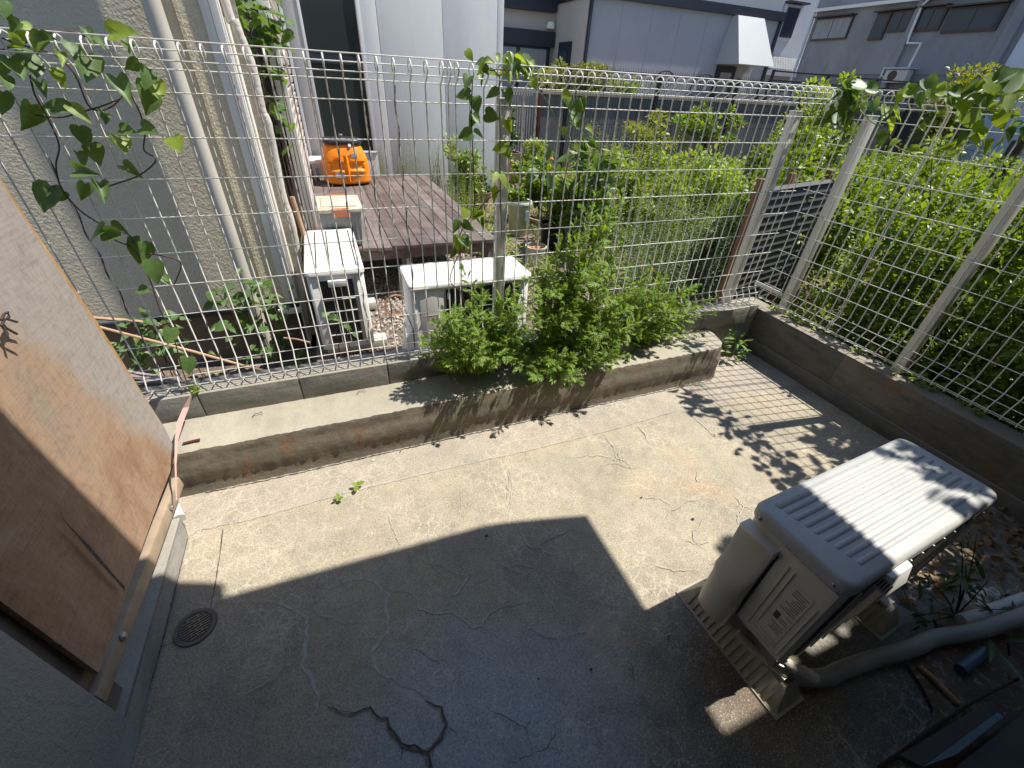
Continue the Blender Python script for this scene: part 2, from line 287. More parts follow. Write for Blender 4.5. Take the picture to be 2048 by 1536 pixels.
# ------------------------------------------------------------------ geometry helpers
class G:
    def __init__(s): s.v = []; s.f = []
    def add(s, v, f):
        k = len(s.v); s.v += [tuple(p) for p in v]; s.f += [tuple(i+k for i in q) for q in f]; return s
    def box(s, x0, y0, z0, x1, y1, z1, mtx=None):
        v = [Vector(p) for p in ((x0,y0,z0),(x1,y0,z0),(x1,y1,z0),(x0,y1,z0),(x0,y0,z1),(x1,y0,z1),(x1,y1,z1),(x0,y1,z1))]
        if mtx is not None: v = [mtx @ p for p in v]
        return s.add(v, [(3,2,1,0),(4,5,6,7),(0,1,5,4),(1,2,6,5),(2,3,7,6),(3,0,4,7)])
    def tube(s, path, r, n=6, cap=True):
        P = [Vector(p) for p in path]; v = []; f = []
        rr = r if isinstance(r, (list, tuple)) else [r]*len(P)
        up = None
        for i, p in enumerate(P):
            d = (P[min(i+1, len(P)-1)] - P[max(i-1, 0)])
            d = d.normalized() if d.length > 1e-9 else Vector((0, 0, 1))
            if up is None:
                up = Vector((0, 0, 1)) if abs(d.z) < .9 else Vector((1, 0, 0))
            a = (up - d*up.dot(d)); a = a.normalized() if a.length > 1e-6 else d.orthogonal().normalized(); up = a; b = d.cross(a)
            for k in range(n):
                t = 2*math.pi*k/n; v.append(p + (a*math.cos(t)+b*math.sin(t))*rr[i])
        for i in range(len(P)-1):
            for k in range(n):
                q = (k+1) % n; f.append((i*n+k, i*n+q, (i+1)*n+q, (i+1)*n+k))
        if cap: f.append(tuple(range(n-1, -1, -1))); f.append(tuple((len(P)-1)*n+k for k in range(n)))
        return s.add(v, f)
    def lathe(s, prof, c, n=24, sx=1, sy=1):
        v = []; f = []; m = len(prof)
        for i in range(n):
            t = 2*math.pi*i/n
            for r, z in prof: v.append((c[0]+r*sx*math.cos(t), c[1]+r*sy*math.sin(t), c[2]+z))
        for i in range(n):
            j = (i+1) % n
            for k in range(m-1): f.append((i*m+k, j*m+k, j*m+k+1, i*m+k+1))
        return s.add(v, f)
    def prism(s, poly, z0, z1):
        n = len(poly); v = [(x, y, z0) for x, y in poly]+[(x, y, z1) for x, y in poly]
        f = [tuple(range(n-1, -1, -1)), tuple(range(n, 2*n))]+[(i, (i+1) % n, n+(i+1) % n, n+i) for i in range(n)]
        return s.add(v, f)
    def mesh(s, name):
        me = bpy.data.meshes.new(name); me.from_pydata(s.v, [], s.f); me.update(); return me
    def build(s, name, m, parent=None, smooth=False, bevel=0, mtx=None, segs=2):
        me = s.mesh(name)
        if bevel or smooth:
            bm = bmesh.new(); bm.from_mesh(me)
            if bevel:
                bmesh.ops.bevel(bm, geom=bm.edges[:], offset=bevel, segments=segs, affect='EDGES', profile=.6, clamp_overlap=True)
            bmesh.ops.recalc_face_normals(bm, faces=bm.faces); bm.to_mesh(me); bm.free()
        if smooth or bevel:
            me.shade_smooth()
            if hasattr(me, 'set_sharp_from_angle'): me.set_sharp_from_angle(angle=R(40))
        return link(name, me, m, parent, mtx)
def link(name, me, m=None, parent=None, mtx=None):
    o = bpy.data.objects.new(name, me); COL.objects.link(o)
    if m is not None and not me.materials: me.materials.append(M[m] if isinstance(m, str) else m)
    if parent is not None: o.parent = parent
    if mtx is not None: o.matrix_local = mtx
    return o
def thing(name, label, cat, loc=(0, 0, 0), group=None, rz=0):
    o = bpy.data.objects.new(name, None); COL.objects.link(o); o.location = loc; o.rotation_euler = (0, 0, rz)
    o.empty_display_size = .1; o['label'] = label; o['category'] = cat
    if group: o['group'] = group
    return o
def tag(o, label, cat, group=None):
    o['label'] = label; o['category'] = cat
    if group: o['group'] = group
    return o
def struct(o): o['kind'] = 'structure'; return o
def stuff(o): o['kind'] = 'stuff'; return o
def rel(t):  # matrix from world into an unrotated thing's space
    return Matrix.Translation(-Vector(t.location))
def part(g, name, m, t, **kw):   # geometry given in world coordinates, thing without rotation
    o = g.build(name, m, t, **kw); o.matrix_local = rel(t); return o
def dup(root, loc=None, label=None):
    r = root.copy(); COL.objects.link(r)
    if loc is not None: r.location = loc
    if label: r['label'] = label
    for ch in list(root.children):
        c = ch.copy(); COL.objects.link(c); c.parent = r
        for g in list(ch.children):
            d = g.copy(); COL.objects.link(d); d.parent = c
    return r
def cloud(tv, tf, P, D, U, S, name, m, parent=None, W=None):
    """many copies of one leaf template (along +Y, normal +Z) joined: positions, directions, normals, sizes"""
    tv = np.array(tv, float); P = np.array(P, float); D = np.array(D, float); U = np.array(U, float); S = np.array(S, float)
    D /= np.linalg.norm(D, axis=1)[:, None]+1e-9
    X = np.cross(D, U); X /= np.linalg.norm(X, axis=1)[:, None]+1e-9; Z = np.cross(X, D)
    w = S if W is None else np.array(W, float)
    V = P[:, None]+X[:, None]*(tv[None, :, 0:1]*w[:, None, None])+D[:, None]*(tv[None, :, 1:2]*S[:, None, None])+Z[:, None]*(tv[None, :, 2:3]*S[:, None, None])
    n, k = V.shape[:2]; V = V.reshape(-1, 3)
    me = bpy.data.meshes.new(name)
    fl = [len(f) for f in tf]; lo = np.concatenate([np.array(f) for f in tf])
    L = (lo[None]+(np.arange(n)*k)[:, None]).ravel(); T = np.tile(fl, n)
    me.vertices.add(len(V)); me.vertices.foreach_set('co', V.ravel().astype(np.float32))
    me.loops.add(len(L)); me.loops.foreach_set('vertex_index', L.astype(np.int32))
    me.polygons.add(len(T)); me.polygons.foreach_set('loop_start', np.concatenate([[0], np.cumsum(T)[:-1]]).astype(np.int32))
    me.polygons.foreach_set('loop_total', T.astype(np.int32)); me.update(); me.validate()
    o = link(name, me, m, parent)
    if parent is not None: o.matrix_local = rel(parent)
    return o
# leaf templates
T_OVAL = ([(0,0,0),(.28,.35,.05),(.24,.7,.03),(0,1,-.08),(-.24,.7,.03),(-.28,.35,.05),(0,.5,-.02)], [(0,1,6),(1,2,6),(2,3,6),(3,4,6),(4,5,6),(5,0,6)])
T_NARROW = ([(0,0,0),(.1,.4,.04),(0,1,-.12),(-.1,.4,.04)], [(0,1,2),(0,2,3)])
T_SMALL = ([(0,0,0),(.33,.45,.06),(0,1,-.04),(-.33,.45,.06)], [(0,1,2),(0,2,3)])
def heart():
    o = [(0,.0),(.16,-.11),(.34,-.06),(.45,.14),(.43,.38),(.30,.62),(.13,.84),(0,1.02),(-.13,.84),(-.30,.62),(-.43,.38),(-.45,.14),(-.34,-.06),(-.16,-.11)]
    v = [(x, y, .16*abs(x)-.14*y*y+.015*math.sin(9*y)) for x, y in o]; v.append((0,.3,-.03)); v.append((0,.65,-.09)); n = len(o)
    f = []
    for i in range(n):
        j = (i+1) % n; c = n if (i < 4 or i > 9) else n+1
        f.append((i, j, c))
    f += [(4, n+1, n), (10, n, n+1)]
    return v, f
T_HEART = heart()
def mug():
    v = []; f = []
    def lobe(x0, y0, ax, L, w):
        k = len(v); dx, dy = math.sin(ax), math.cos(ax); nx, ny = dy, -dx
        for (a, b_, z) in ((0, -w*.35, 0), (.5, -w, .03), (1, 0, -.05), (.5, w, .03), (0, w*.35, 0)):
            v.append((x0+dx*L*a+nx*b_, y0+dy*L*a+ny*b_, z-.10*(y0+dy*L*a)**2))
        f.append((k, k+1, k+2)); f.append((k, k+2, k+4)); f.append((k+4, k+2, k+3))
    k = len(v); v.extend([(-.02,0,0),(.02,0,0),(.035,.6,-.03),(-.035,.6,-.03)]); f.append((k, k+1, k+2, k+3))
    lobe(0, .55, 0, .48, .075)
    for s in (-1, 1):
        lobe(0, .52, s*.55, .40, .06); lobe(0, .36, s*.8, .40, .06); lobe(0, .2, s*.95, .27, .05)
        lobe(s*.17, .5, s*.15, .2, .035)
    return v, f
T_MUG = mug()
def tmesh(T, name):
    me = bpy.data.meshes.new(name); me.from_pydata(T[0], [], T[1]); me.update(); me.shade_smooth(); return me
def hv(fx, fy, tw):
    v, f = T_HEART; return [(x*(1-.25*abs(fx)), y, z+fx*abs(x)*.9-fy*y*y*.5+tw*x*y) for x, y, z in v], f
class _HM(dict):
    def __getitem__(s, k): return random.choice(dict.__getitem__(s, k))
ME_HEART = _HM({k: [tmesh(hv(*a), 'leaf') for a in ((0, 0, 0), (.5, .3, .2), (-.25, .7, -.3), (.9, .1, .4), (.3, -.4, .5))] for k in ('L_vine', 'L_vineyoung')})
ME_MUG = tmesh(T_MUG, 'leaf')
def frame(p, d, u, s, w=1.0):
    d = Vector(d).normalized(); x = d.cross(Vector(u)); x = x.normalized() if x.length > 1e-5 else d.orthogonal().normalized(); z = x.cross(d)
    return Matrix(((x.x*s*w, d.x*s, z.x*s, p[0]), (x.y*s*w, d.y*s, z.y*s, p[1]), (x.z*s*w, d.z*s, z.z*s, p[2]), (0, 0, 0, 1)))
def leafobj(me, m, parent, p, d, u, s, w=1.0, name='leaf'):
    return link(name, me, m, parent, rel(parent) @ frame(p, d, u, s, w))
def rv(a=1.0): return Vector((random.uniform(-a, a), random.uniform(-a, a), random.uniform(-a, a)))
def bez(a, b, c, n):
    a, b, c = Vector(a), Vector(b), Vector(c)
    return [a*(1-t)**2+b*2*t*(1-t)+c*t*t for t in [i/(n-1) for i in range(n)]]

# ------------------------------------------------------------------ the ground
def grid(x0, x1, y0, y1, nx, ny, zf):
    g = G(); g.v = [(x0+(x1-x0)*i/nx, y0+(y1-y0)*j/ny, zf(x0+(x1-x0)*i/nx, y0+(y1-y0)*j/ny)) for j in range(ny+1) for i in range(nx+1)]
    g.f = [(j*(nx+1)+i, j*(nx+1)+i+1, (j+1)*(nx+1)+i+1, (j+1)*(nx+1)+i) for j in range(ny) for i in range(nx)]; return g
fl = G(); fl.box(-1.6, -3.2, -.3, 2.75, 1.80, 0)
floor = struct(fl.build('patio_floor', 'floor'))
def crack(pts, w0, m, z, taper=True, jit=.004):
    P = []
    for i in range(len(pts)-1):
        a, b = Vector((*pts[i], 0)), Vector((*pts[i+1], 0)); n = max(2, int((b-a).length/.012))
        for k in range(n): P.append(a.lerp(b, k/n)+Vector((random.uniform(-jit, jit), random.uniform(-jit, jit), 0)))
    P.append(Vector((*pts[-1], 0))); g = G(); n = len(P)
    for i, p in enumerate(P):
        d = (P[min(i+1, n-1)]-P[max(i-1, 0)]); d = d.normalized() if d.length > 0 else Vector((1, 0, 0)); q = Vector((-d.y, d.x, 0))
        w = w0*random.uniform(.5, 1.2)*(min(1, .25+2.5*min(i, n-1-i)/n) if taper is True else (taper(i/n) if callable(taper) else 1))
        g.v += [tuple(p+q*w+Vector((0, 0, z))), tuple(p-q*w+Vector((0, 0, z)))]
    g.f = [(2*i, 2*i+1, 2*i+3, 2*i+2) for i in range(n-1)]
    return g.build('crack', m, floor)
LIGHT = [[(-.491,.971),(-.465,.947),(-.424,.942),(-.343,.874),(-.314,.84),(-.316,.787),(-.322,.731),(-.331,.699),(-.311,.676),(-.296,.622),(-.284,.593),(-.29,.568),(-.315,.551),(-.33,.534),(-.338,.506),(-.344,.482)],
 [(-.343,.874),(-.289,.887),(-.253,.914),(-.217,.927),(-.172,.926),(-.131,.92),(-.102,.893),(-.078,.861),(-.055,.827),(-.072,.799),(-.07,.75),(-.079,.704),(-.108,.689),(-.134,.661),(-.128,.627),(-.113,.59),(-.076,.573),(-.07,.545),(-.035,.532),(-.015,.51),(-.002,.48)],
 [(-.131,.92),(-.119,.945),(-.127,.982),(-.12,1.008)],[(-.118,.912),(-.083,.932),(-.045,.964)],
 [(-.055,.827),(-.031,.833),(.013,.812),(.038,.773),(.032,.746),(.084,.71),(.132,.697),(.152,.668),(.182,.626),(.214,.623),(.247,.652),(.312,.653),(.391,.639)],
 [(.132,.697),(.143,.739),(.136,.757),(.155,.748),(.192,.773),(.228,.809),(.211,.837),(.187,.863)],[(-.037,.633),(-.004,.629),(.025,.602),(.041,.58),(.091,.559)],
 [(.546,1.232),(.517,1.131),(.463,1.019),(.441,.976)],[(.296,1.176),(.276,1.084),(.229,1.017),(.204,.967)],[(-.013,1.151),(-.002,1.079),(.012,1.004)],
 [(1.09,1.293),(1.082,1.191),(1.059,1.13),(1.088,1.092),(1.088,1.037)],[(1.059,1.13),(1.018,1.116)],[(1.298,1.302),(1.294,1.225),(1.271,1.158)],[(1.639,1.272),(1.641,1.188),(1.633,1.078)],
 [(1.438,.77),(1.426,.695),(1.369,.67),(1.332,.633)],[(1.426,.695),(1.46,.668)],[(1.064,.654),(1.093,.624),(1.161,.606)],[(.475,.82),(.54,.834),(.61,.842),(.687,.848)],
 [(.463,.928),(.464,.861),(.48,.818),(.436,.78)],[(1.381,.936),(1.334,.881),(1.346,.86)]]
DARK = [[(-.265,.575),(-.234,.54),(-.196,.522),(-.152,.521),(-.133,.49),(-.113,.478),(-.1,.44),(-.084,.406),(-.054,.391),(-.022,.367),(-.026,.3)],
 [(-.022,.367),(.018,.383),(.038,.408),(.036,.448),(-.002,.48)],[(.036,.448),(.057,.458)],[(-.101,.432),(-.124,.422)],[(-.084,.401),(-.092,.377)],[(.036,.4),(.061,.373)],
 [(.153,.414),(.162,.391),(.188,.374),(.206,.354),(.223,.336),(.239,.325),(.239,.306),(.236,.264)],[(.206,.354),(.195,.338)],[(.239,.325),(.257,.331)],
 [(.236,.264),(.277,.263),(.309,.279),(.321,.3)],[(.239,.325),(.265,.338)],[(.236,.264),(.213,.264),(.197,.264)],[(.277,.263),(.304,.244)],
 [(.612,.355),(.601,.335),(.592,.308)],[(.584,.344),(.601,.335)],[(.365,.349),(.37,.323)]]
for i, c in enumerate(LIGHT): crack(c, .0056 if i < 2 else (.0034 if i < 6 else .0022), 'pale_crack', .0012+.0002*i)
def grow(f): return .18+1.1*f
def shrink(f): return 1.15-.95*f
for i, c in enumerate(DARK):
    if i < 2: crack(c, .0058, 'crack_halo', .0050+.0002*i, grow if i == 0 else shrink)
    crack(c, .0030 if i < 2 else .0012, 'dark_crack', .0058+.0002*i, (grow, shrink)[i] if i < 2 else True)
rr = random.Random(5)
for k in range(26):   # finer branching hairlines
    x, y = rr.choice([(rr.uniform(-.45, .7), rr.uniform(.35, .95)), (rr.uniform(-.1, 1.6), rr.uniform(.95, 1.3)), (rr.uniform(.9, 1.7), rr.uniform(.5, 1.1))]); a = rr.uniform(0, 6.28); c = [(x, y)]
    for j in range(rr.randint(4, 10)): a += rr.uniform(-.7, .7); x += .028*math.cos(a); y += .028*math.sin(a); c.append((round(x, 3), round(y, 3)))
    crack(c, .0013, 'pale_crack', .0068+.0001*k)
for k, c in enumerate(([(-.723,1.292),(-.721,1.084),(-.72,.896),(-.726,.732),(-.73,.56)], [(-.608,1.297),(-.602,1.183),(-.601,1.063),(-.604,.983)], [(-.72,.896),(-.695,.895),(-.68,.907)])):
    crack(c, .0014, 'dark_crack', .0095+.0003*k, False, .0012)
crack([(-.70,1.325),(-.521,1.311),(-.146,1.328),(.2,1.325),(.681,1.31),(1.135,1.308),(1.6,1.33)], .0010, 'pale_crack', .0105, False, .002)
crack([(-.70,1.518),(-.4,1.512),(.1,1.514),(.6,1.512),(1.1,1.516),(1.6,1.512),(2.0,1.51)], .0035, 'dark_crack', .0115, False, .003)

# garden ground beyond the fence
gz = lambda x, y: (-.10 if x > -.28 else -.42)+.012*math.sin(5*x+3*y)+.01*math.sin(11*y-4*x) + (0.0 if y < 6 else 0.02*(y-6))
gg = grid(-.27, 45, 1.90, 45, 90, 90, lambda x, y: gz(x, y)); gg.build('garden_ground', 'soil')
struct(bpy.data.objects['garden_ground'])
gl = G(); gl.box(-6, 1.885, -.5, -.27, 3.4, -.42); struct(gl.build('low_side_ground', 'soil'))
gl = G(); gl.box(2.66, -8, -.5, 45, 1.9, -.02); struct(gl.build('side_garden_ground', 'soil'))
# pebbles between the two far units
pt = ([(0,0,.5),(.5,0,0),(0,.45,0),(-.5,0,0),(0,-.45,0)], [(0,1,2),(0,2,3),(0,3,4),(0,4,1)])
n = 5200; P = np.stack([rng.uniform(-.25, 1.9, n), rng.uniform(1.92, 4.4, n), np.full(n, -.095)], 1)
D = rng.normal(size=(n, 3)); D[:, 2] *= .2; U = rng.normal(size=(n, 3))*.3+[0, 0, 1]
stuff(cloud(*pt, P, D, U, rng.uniform(.012, .032, n), 'gravel', 'gravel'))
# kerb along the front wall (battered, rough face)
def roughbar(x0, x1, prof, nx, amp, name, m, endround=0):
    g = G(); k = len(prof)
    for i in range(nx+1):
        x = x0+(x1-x0)*i/nx
        for j, (y, z) in enumerate(prof):
            a = amp if 0 < j < k-1 else 0
            e = 0
            if endround and x > x1-endround: e = (1-math.sqrt(max(0, 1-((x-x1+endround)/endround)**2)))*.16
            g.v.append((x+(random.uniform(-a, a)), y+random.uniform(-a, a)+(e if j < k-2 else 0), z+(random.uniform(-a, a) if z > .01 else 0)))
    for i in range(nx):
        for j in range(k-1): g.f.append((i*k+j, (i+1)*k+j, (i+1)*k+j+1, i*k+j+1))
    g.f.append(tuple(range(k-1, -1, -1))); g.f.append(tuple(nx*k+j for j in range(k)))
    return g.build(name, m, None, smooth=True)
prof = [(1.523, -.005)]+[(1.524+.022*t+.006*math.sin(t*9), .2*t) for t in (.12,.25,.4,.55,.7,.85,.94)]+[(1.556, .2035), (1.575, .2045), (1.65, .204), (1.72, .204), (1.80, .204)]
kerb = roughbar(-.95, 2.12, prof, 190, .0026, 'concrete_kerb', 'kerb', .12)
kerb['kind'] = 'structure'

# ------------------------------------------------------------------ front block wall, right block wall
def blockwall(t, axis, joints, face, back, z0, z1, m, lo, hi):
    js = [lo]+[j for j in joints if lo < j < hi]+[hi]
    core = G()
    if axis == 'x': core.box(lo+.002, face+.006, z0, hi-.002, back-.003, z1-.005)
    else: core.box(face+.006, lo+.002, z0, back-.003, hi-.002, z1-.005)
    part(core, 'mortar_bed', 'mortar', t)
    for a, b in zip(js[:-1], js[1:]):
        g = G(); e = .0035 if axis == 'x' else .0055
        o = random.uniform(-.0012, .0012)
        if axis == 'x': g.box(a+e, face+o, z0+.004, b-e, back, z1+o)
        else: g.box(face+o, a+e, z0+.004, back, b-e, z1+o)
        part(g, 'block', m if axis == 'x' or random.random() < .5 else 'blockdark2', t, bevel=.003)
t = thing('front_block_wall', 'low grey concrete block wall under the white front mesh fence behind the kerb', 'wall', (0, 1.83, 0))
g = G(); g.box(-2.4, 1.782, -.45, 2.53, 1.893, .2); part(g, 'lower_course', 'block', t)
blockwall(t, 'x', [.11+.39*k for k in range(-7, 9)], 1.775, 1.895, .2, .322, 'block', -2.4, 2.53)
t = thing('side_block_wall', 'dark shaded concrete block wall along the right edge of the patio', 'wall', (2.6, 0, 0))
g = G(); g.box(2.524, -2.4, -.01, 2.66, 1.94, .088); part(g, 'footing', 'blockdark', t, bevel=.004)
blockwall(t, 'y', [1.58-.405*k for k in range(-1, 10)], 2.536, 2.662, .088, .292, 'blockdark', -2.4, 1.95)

# ------------------------------------------------------------------ white mesh fences
YF = 1.83
PROF = [(.04-.04, .337), (-.036, .345), (-.042, .372), (-.02, .412), (0, .436), (0, 1.0), (0, 1.425), (-.012, 1.434), (-.043, 1.452), (-.054, 1.470), (-.045, 1.488), (-.026, 1.497), (-.004, 1.492), (.006, 1.476), (.002, 1.458)]
HW = [(-.002, .338, 0), (-.040, .362, 0), (-.024, .402, 0), (.003, .437, 0)]+[(.003, z, 0) for z in (.541, .660, .778, .895, 1.016, 1.135, 1.254, 1.373)]+[(.003, 1.431, 0), (-.047, 1.452, 0), (-.030, 1.500, 0), (.009, 1.478, 0)]
wg = G(); wg.tube([(0, y, z) for y, z in PROF], .0028, 6); ME_W = wg.mesh('vertical_wire'); ME_W.shade_smooth(); ME_W.materials.append(M['wire'])
def wires(t, n, start, step, L, off, doubles=()):
    for i in range(n):
        o = link('vertical_wire', ME_W, None, t, Matrix.Translation((start+i*step, 0, 0)))
    for d in doubles: link('vertical_wire', ME_W, None, t, Matrix.Translation((d, 0, 0)))
    hg = G(); hg.tube([(0, 0, 0), (L, 0, 0)], .0019, 6); me = hg.mesh('horizontal_wire'); me.shade_smooth(); me.materials.append(M['wire'])
    for y, z, _ in HW: link('horizontal_wire', me, None, t, Matrix.Translation((off, y-.004 if z > .5 and z < 1.4 else y, z)))
def posts(t, xs, top=1.39, yo=.035):
    for x in xs:
        g = G(); g.box(x-.024, yo-.016, .18, x+.024, yo+.030, top); o = g.build('post', 'post', t, bevel=.004)
        c = G(); c.box(x-.026, yo-.018, top, x+.026, yo+.032, top+.006); c.build('post_cap', 'post', o, bevel=.002)
        for z in (.895, 1.373):
            b = G(); b.lathe([(0, .004), (.006, .003), (.007, 0)], (0, 0, 0), 8); b.build('bolt', 'steel', o, mtx=Matrix.Translation((x, yo-.017, z)) @ Matrix.Rotation(R(90), 4, 'X'))
tf = thing('mesh_fence', 'long white welded wire mesh fence across the back of the patio', 'fence', (0, YF, 0), 'white wire mesh fences round the patio')
wires(tf, 80, .056-.0551*35, .0551, 4.40, -1.90, (.470,))
posts(tf, (-1.10, .705, 2.325))
ts = thing('mesh_fence', 'white welded wire mesh fence on the right side of the patio, overgrown with leaves', 'fence', (2.6, 1.86, 0), 'white wire mesh fences round the patio', R(-90))
wires(ts, 62, .03, .0551, 3.45, .0, (.515,))
posts(ts, (.17, .90, 1.63+.02, 2.9))
g = G(); g.box(-.06, -.012, .405, .16, -.006, .43); g.build('corner_bracket', 'post', ts)
g = G(); g.box(-.06, -.012, 1.405, .16, -.006, 1.43); g.build('corner_bracket', 'post', ts)

# ------------------------------------------------------------------ left side: side kerb, plywood panel, house wall
g = G(); g.box(-1.3, -1, 0, -.757, 1.365, .058); g.v[5] = (-.757, -1, .058); g.v[6] = (-.757, 1.365, .058)
g = G(); g.prism([(-1.3, -1), (-.745, -1), (-.744, .8), (-.742, 1.362), (-1.3, 1.35)], .001, .058)
k2 = g.build('side_kerb', 'kerbL', None, bevel=.006); struct(k2)
g = G()
g.add([(-.7435,-1,.05),(-.7415,1.35,.05),(-.722,1.30,.003),(-.722,-1,.003),(-.7435,-1,.001),(-.7415,1.35,.001)], [(0,3,2,1),(1,2,5),(0,1,5,4)])
struct(g.build('side_kerb_fillet', 'kerbL'))
tw = thing('house_wall', 'rough grey sprayed plaster wall corner in shade at the lower left', 'wall', (-.9, .2, 0))
g = G(); g.box(-1.5, -1.2, -.02, -.742, .705, 2.6); part(g, 'plaster_face', 'wallgrey', tw, bevel=.006)
g = G(); g.box(-1.45, .7055, .06, -.765, .78, 2.6); part(g, 'corner_post', 'framewood', tw)
tb = thing('plywood_panel', 'large weathered plywood sheet with orange rust stains standing on the left kerb', 'panel', (-.74, 1.1, 0))
# sheet: slightly bowed, far edge leaning
sh = G(); ny, nz = 16, 20; th = .012
def far(z): return 1.605-.115*min(1, max(0, (z-.2)/1.1))**.8 - .02*math.sin(6*z)*0
for s in (0, 1):
    for j in range(nz+1):
        z = .180+ (2.35-.18)*j/nz
        for i in range(ny+1):
            y0 = .745; y1 = 1.615-.13*min(1, max(0, (z-.18))/1.0)
            if z < .30: y1 -= (.30-z)*.25
            y = y0+(y1-y0)*i/ny
            x = -.742+.010*math.sin(3*y+2*z)-s*th
            sh.v.append((x, y, z + (.045*(1-i/ny)*(1-j/nz))))
W = ny+1; K = W*(nz+1)
for j in range(nz):
    for i in range(ny):
        a = j*W+i; sh.f.append((a, a+1, a+W+1, a+W)); sh.f.append((K+a+1, K+a, K+a+W, K+a+W+1))
for j in range(nz):
    a = j*W+ny; sh.f.append((a, K+a, K+a+W, a+W)); a = j*W; sh.f.append((a, a+W, K+a+W, K+a))
for i in range(ny): sh.f.append((i, K+i, K+i+1, i+1))
sheet = part(sh, 'plywood_sheet', 'ply', tb, smooth=True)
eb = G()
for j in range(13):
    z = .30+1.9*j/12; y1 = 1.615-.13*min(1, max(0, (z-.18))/1.0); w = .004+.032*min(1, (z-.30)/.5)
    eb.v += [(-.752, y1-.03, z), (-.752, y1+w, z), (-.770, y1+w, z), (-.770, y1-.03, z)]
for j in range(12):
    for k in range(4): a = 4*j+k; b_ = 4*j+(k+1) % 4; eb.f.append((a, b_, b_+4, a+4))
eb.f += [(3,2,1,0), (48,49,50,51)]
part(eb, 'edge_batten', 'plyedge', tb)
rl = G(); rl.add([(-.775,.707,.146),(-.742,.707,.146),(-.742,1.50,.088),(-.775,1.50,.088),(-.775,.707,.197),(-.744,.707,.197),(-.744,1.50,.140),(-.775,1.50,.140)],[(3,2,1,0),(4,5,6,7),(0,1,5,4),(1,2,6,5),(2,3,7,6),(3,0,4,7)]); rail = part(rl, 'bottom_rail', 'rail', tb, bevel=.008)
for y in (.86, 1.345):
    b = G(); b.lathe([(0, .010), (.006, .010), (.009, .006), (.012, .004), (.012, 0)], (0, 0, 0), 14)
    b.build('bolt', 'steel', rail, smooth=True, mtx=Matrix.Translation((-.7425, y, .170-.074*(y-.86))) @ Matrix.Rotation(R(90), 4, 'Y'))
# split near the bottom of the sheet
sp = G(); pts = [(.99, .46), (1.005, .40), (1.0, .35), (1.015, .30), (1.01, .26), (1.02, .215)]; ww = [.001, .003, .006, .006, .004, .006]
spl = [atx(x, y, -.728) for x, y in ((122, 1034), (150, 1065), (178, 1096), (205, 1127), (232, 1158), (250, 1178))]
for p, w in zip(spl, ww): sp.v += [(p.x, p.y-w, p.z-w*.6), (p.x, p.y+w, p.z+w*.6)]
sp.f = [(2*i, 2*i+2, 2*i+3, 2*i+1) for i in range(5)]
part(sp, 'split', 'dark_crack', tb)
ln = G(); q = [atx(x, y, -.7275) for x, y in ((122, 1062), (105, 1095), (88, 1130), (70, 1165), (55, 1205), (42, 1232))]
for p in q: ln.v += [tuple(p+Vector((0, -.0012, 0))), tuple(p+Vector((0, .0012, 0)))]
ln.f = [(2*i, 2*i+2, 2*i+3, 2*i+1) for i in range(5)]; part(ln, 'sheet_joint', 'rail', tb)
dr = thing('drain_stub', 'short white pipe stub poking out behind the plywood rail', 'pipe', (-.79, 1.42, 0))
g = G(); g.tube([(-.80, 1.47, .02), (-.765, 1.39, .018)], .022, 14); part(g, 'pipe_body', 'whitepl', dr, smooth=True)
# strap hanging by the panel
p0 = [aty(381, 792, 1.76), atx(372, 815, -.715), atx(360, 845, -.712), atx(353, 880, -.708), atx(351, 930, -.706), atx(353, 1000, -.705)]
g = G(); ws = [.004, .011, .012, .006, .003, .002]
for p, w in zip(p0, ws): g.v += [tuple(p+Vector((-w, 0, 0))), tuple(p+Vector((w, 0, .0))), tuple(p+Vector((w, .0015, 0))), tuple(p+Vector((-w, .0015, 0)))]
for i in range(5):
    for k in range(4): a = 4*i+k; b_ = 4*i+(k+1) % 4; g.f.append((a, b_, b_+4, a+4))
o = g.build('strap', 'strap'); tag(o, 'thin faded pink strap hanging from the fence foot beside the plywood edge', 'strap')
a = atz(366, 888, .21); g = G(); g.box(0, -.006, 0, .058, .006, .004)
o = g.build('wood_strip', 'darkred', None, mtx=Matrix.Translation(a) @ Matrix.Rotation(R(6), 4, 'Z')); tag(o, 'small flat red brown strip lying on the kerb top beside the plywood', 'strip')
# dead twigs on the kerb
for lab, (px, py) in (('thin curled dead twig on the kerb top nearer the plywood panel', (515, 830)), ('thin dead twig on the kerb top at the foot of the block wall', (722, 785))):
    c = atz(px, py, .209); g = G(); g.tube([c+Vector((-.02, -.008, 0)), c+Vector((-.008, .006, .006)), c+Vector((.006, .004, .004)), c+Vector((.014, .010, .008)), c+Vector((.02, .0, .002))], .0015, 5)
    tag(g.build('dead_twig', 'vinestem'), lab, 'twig', 'dead twigs on the kerb')

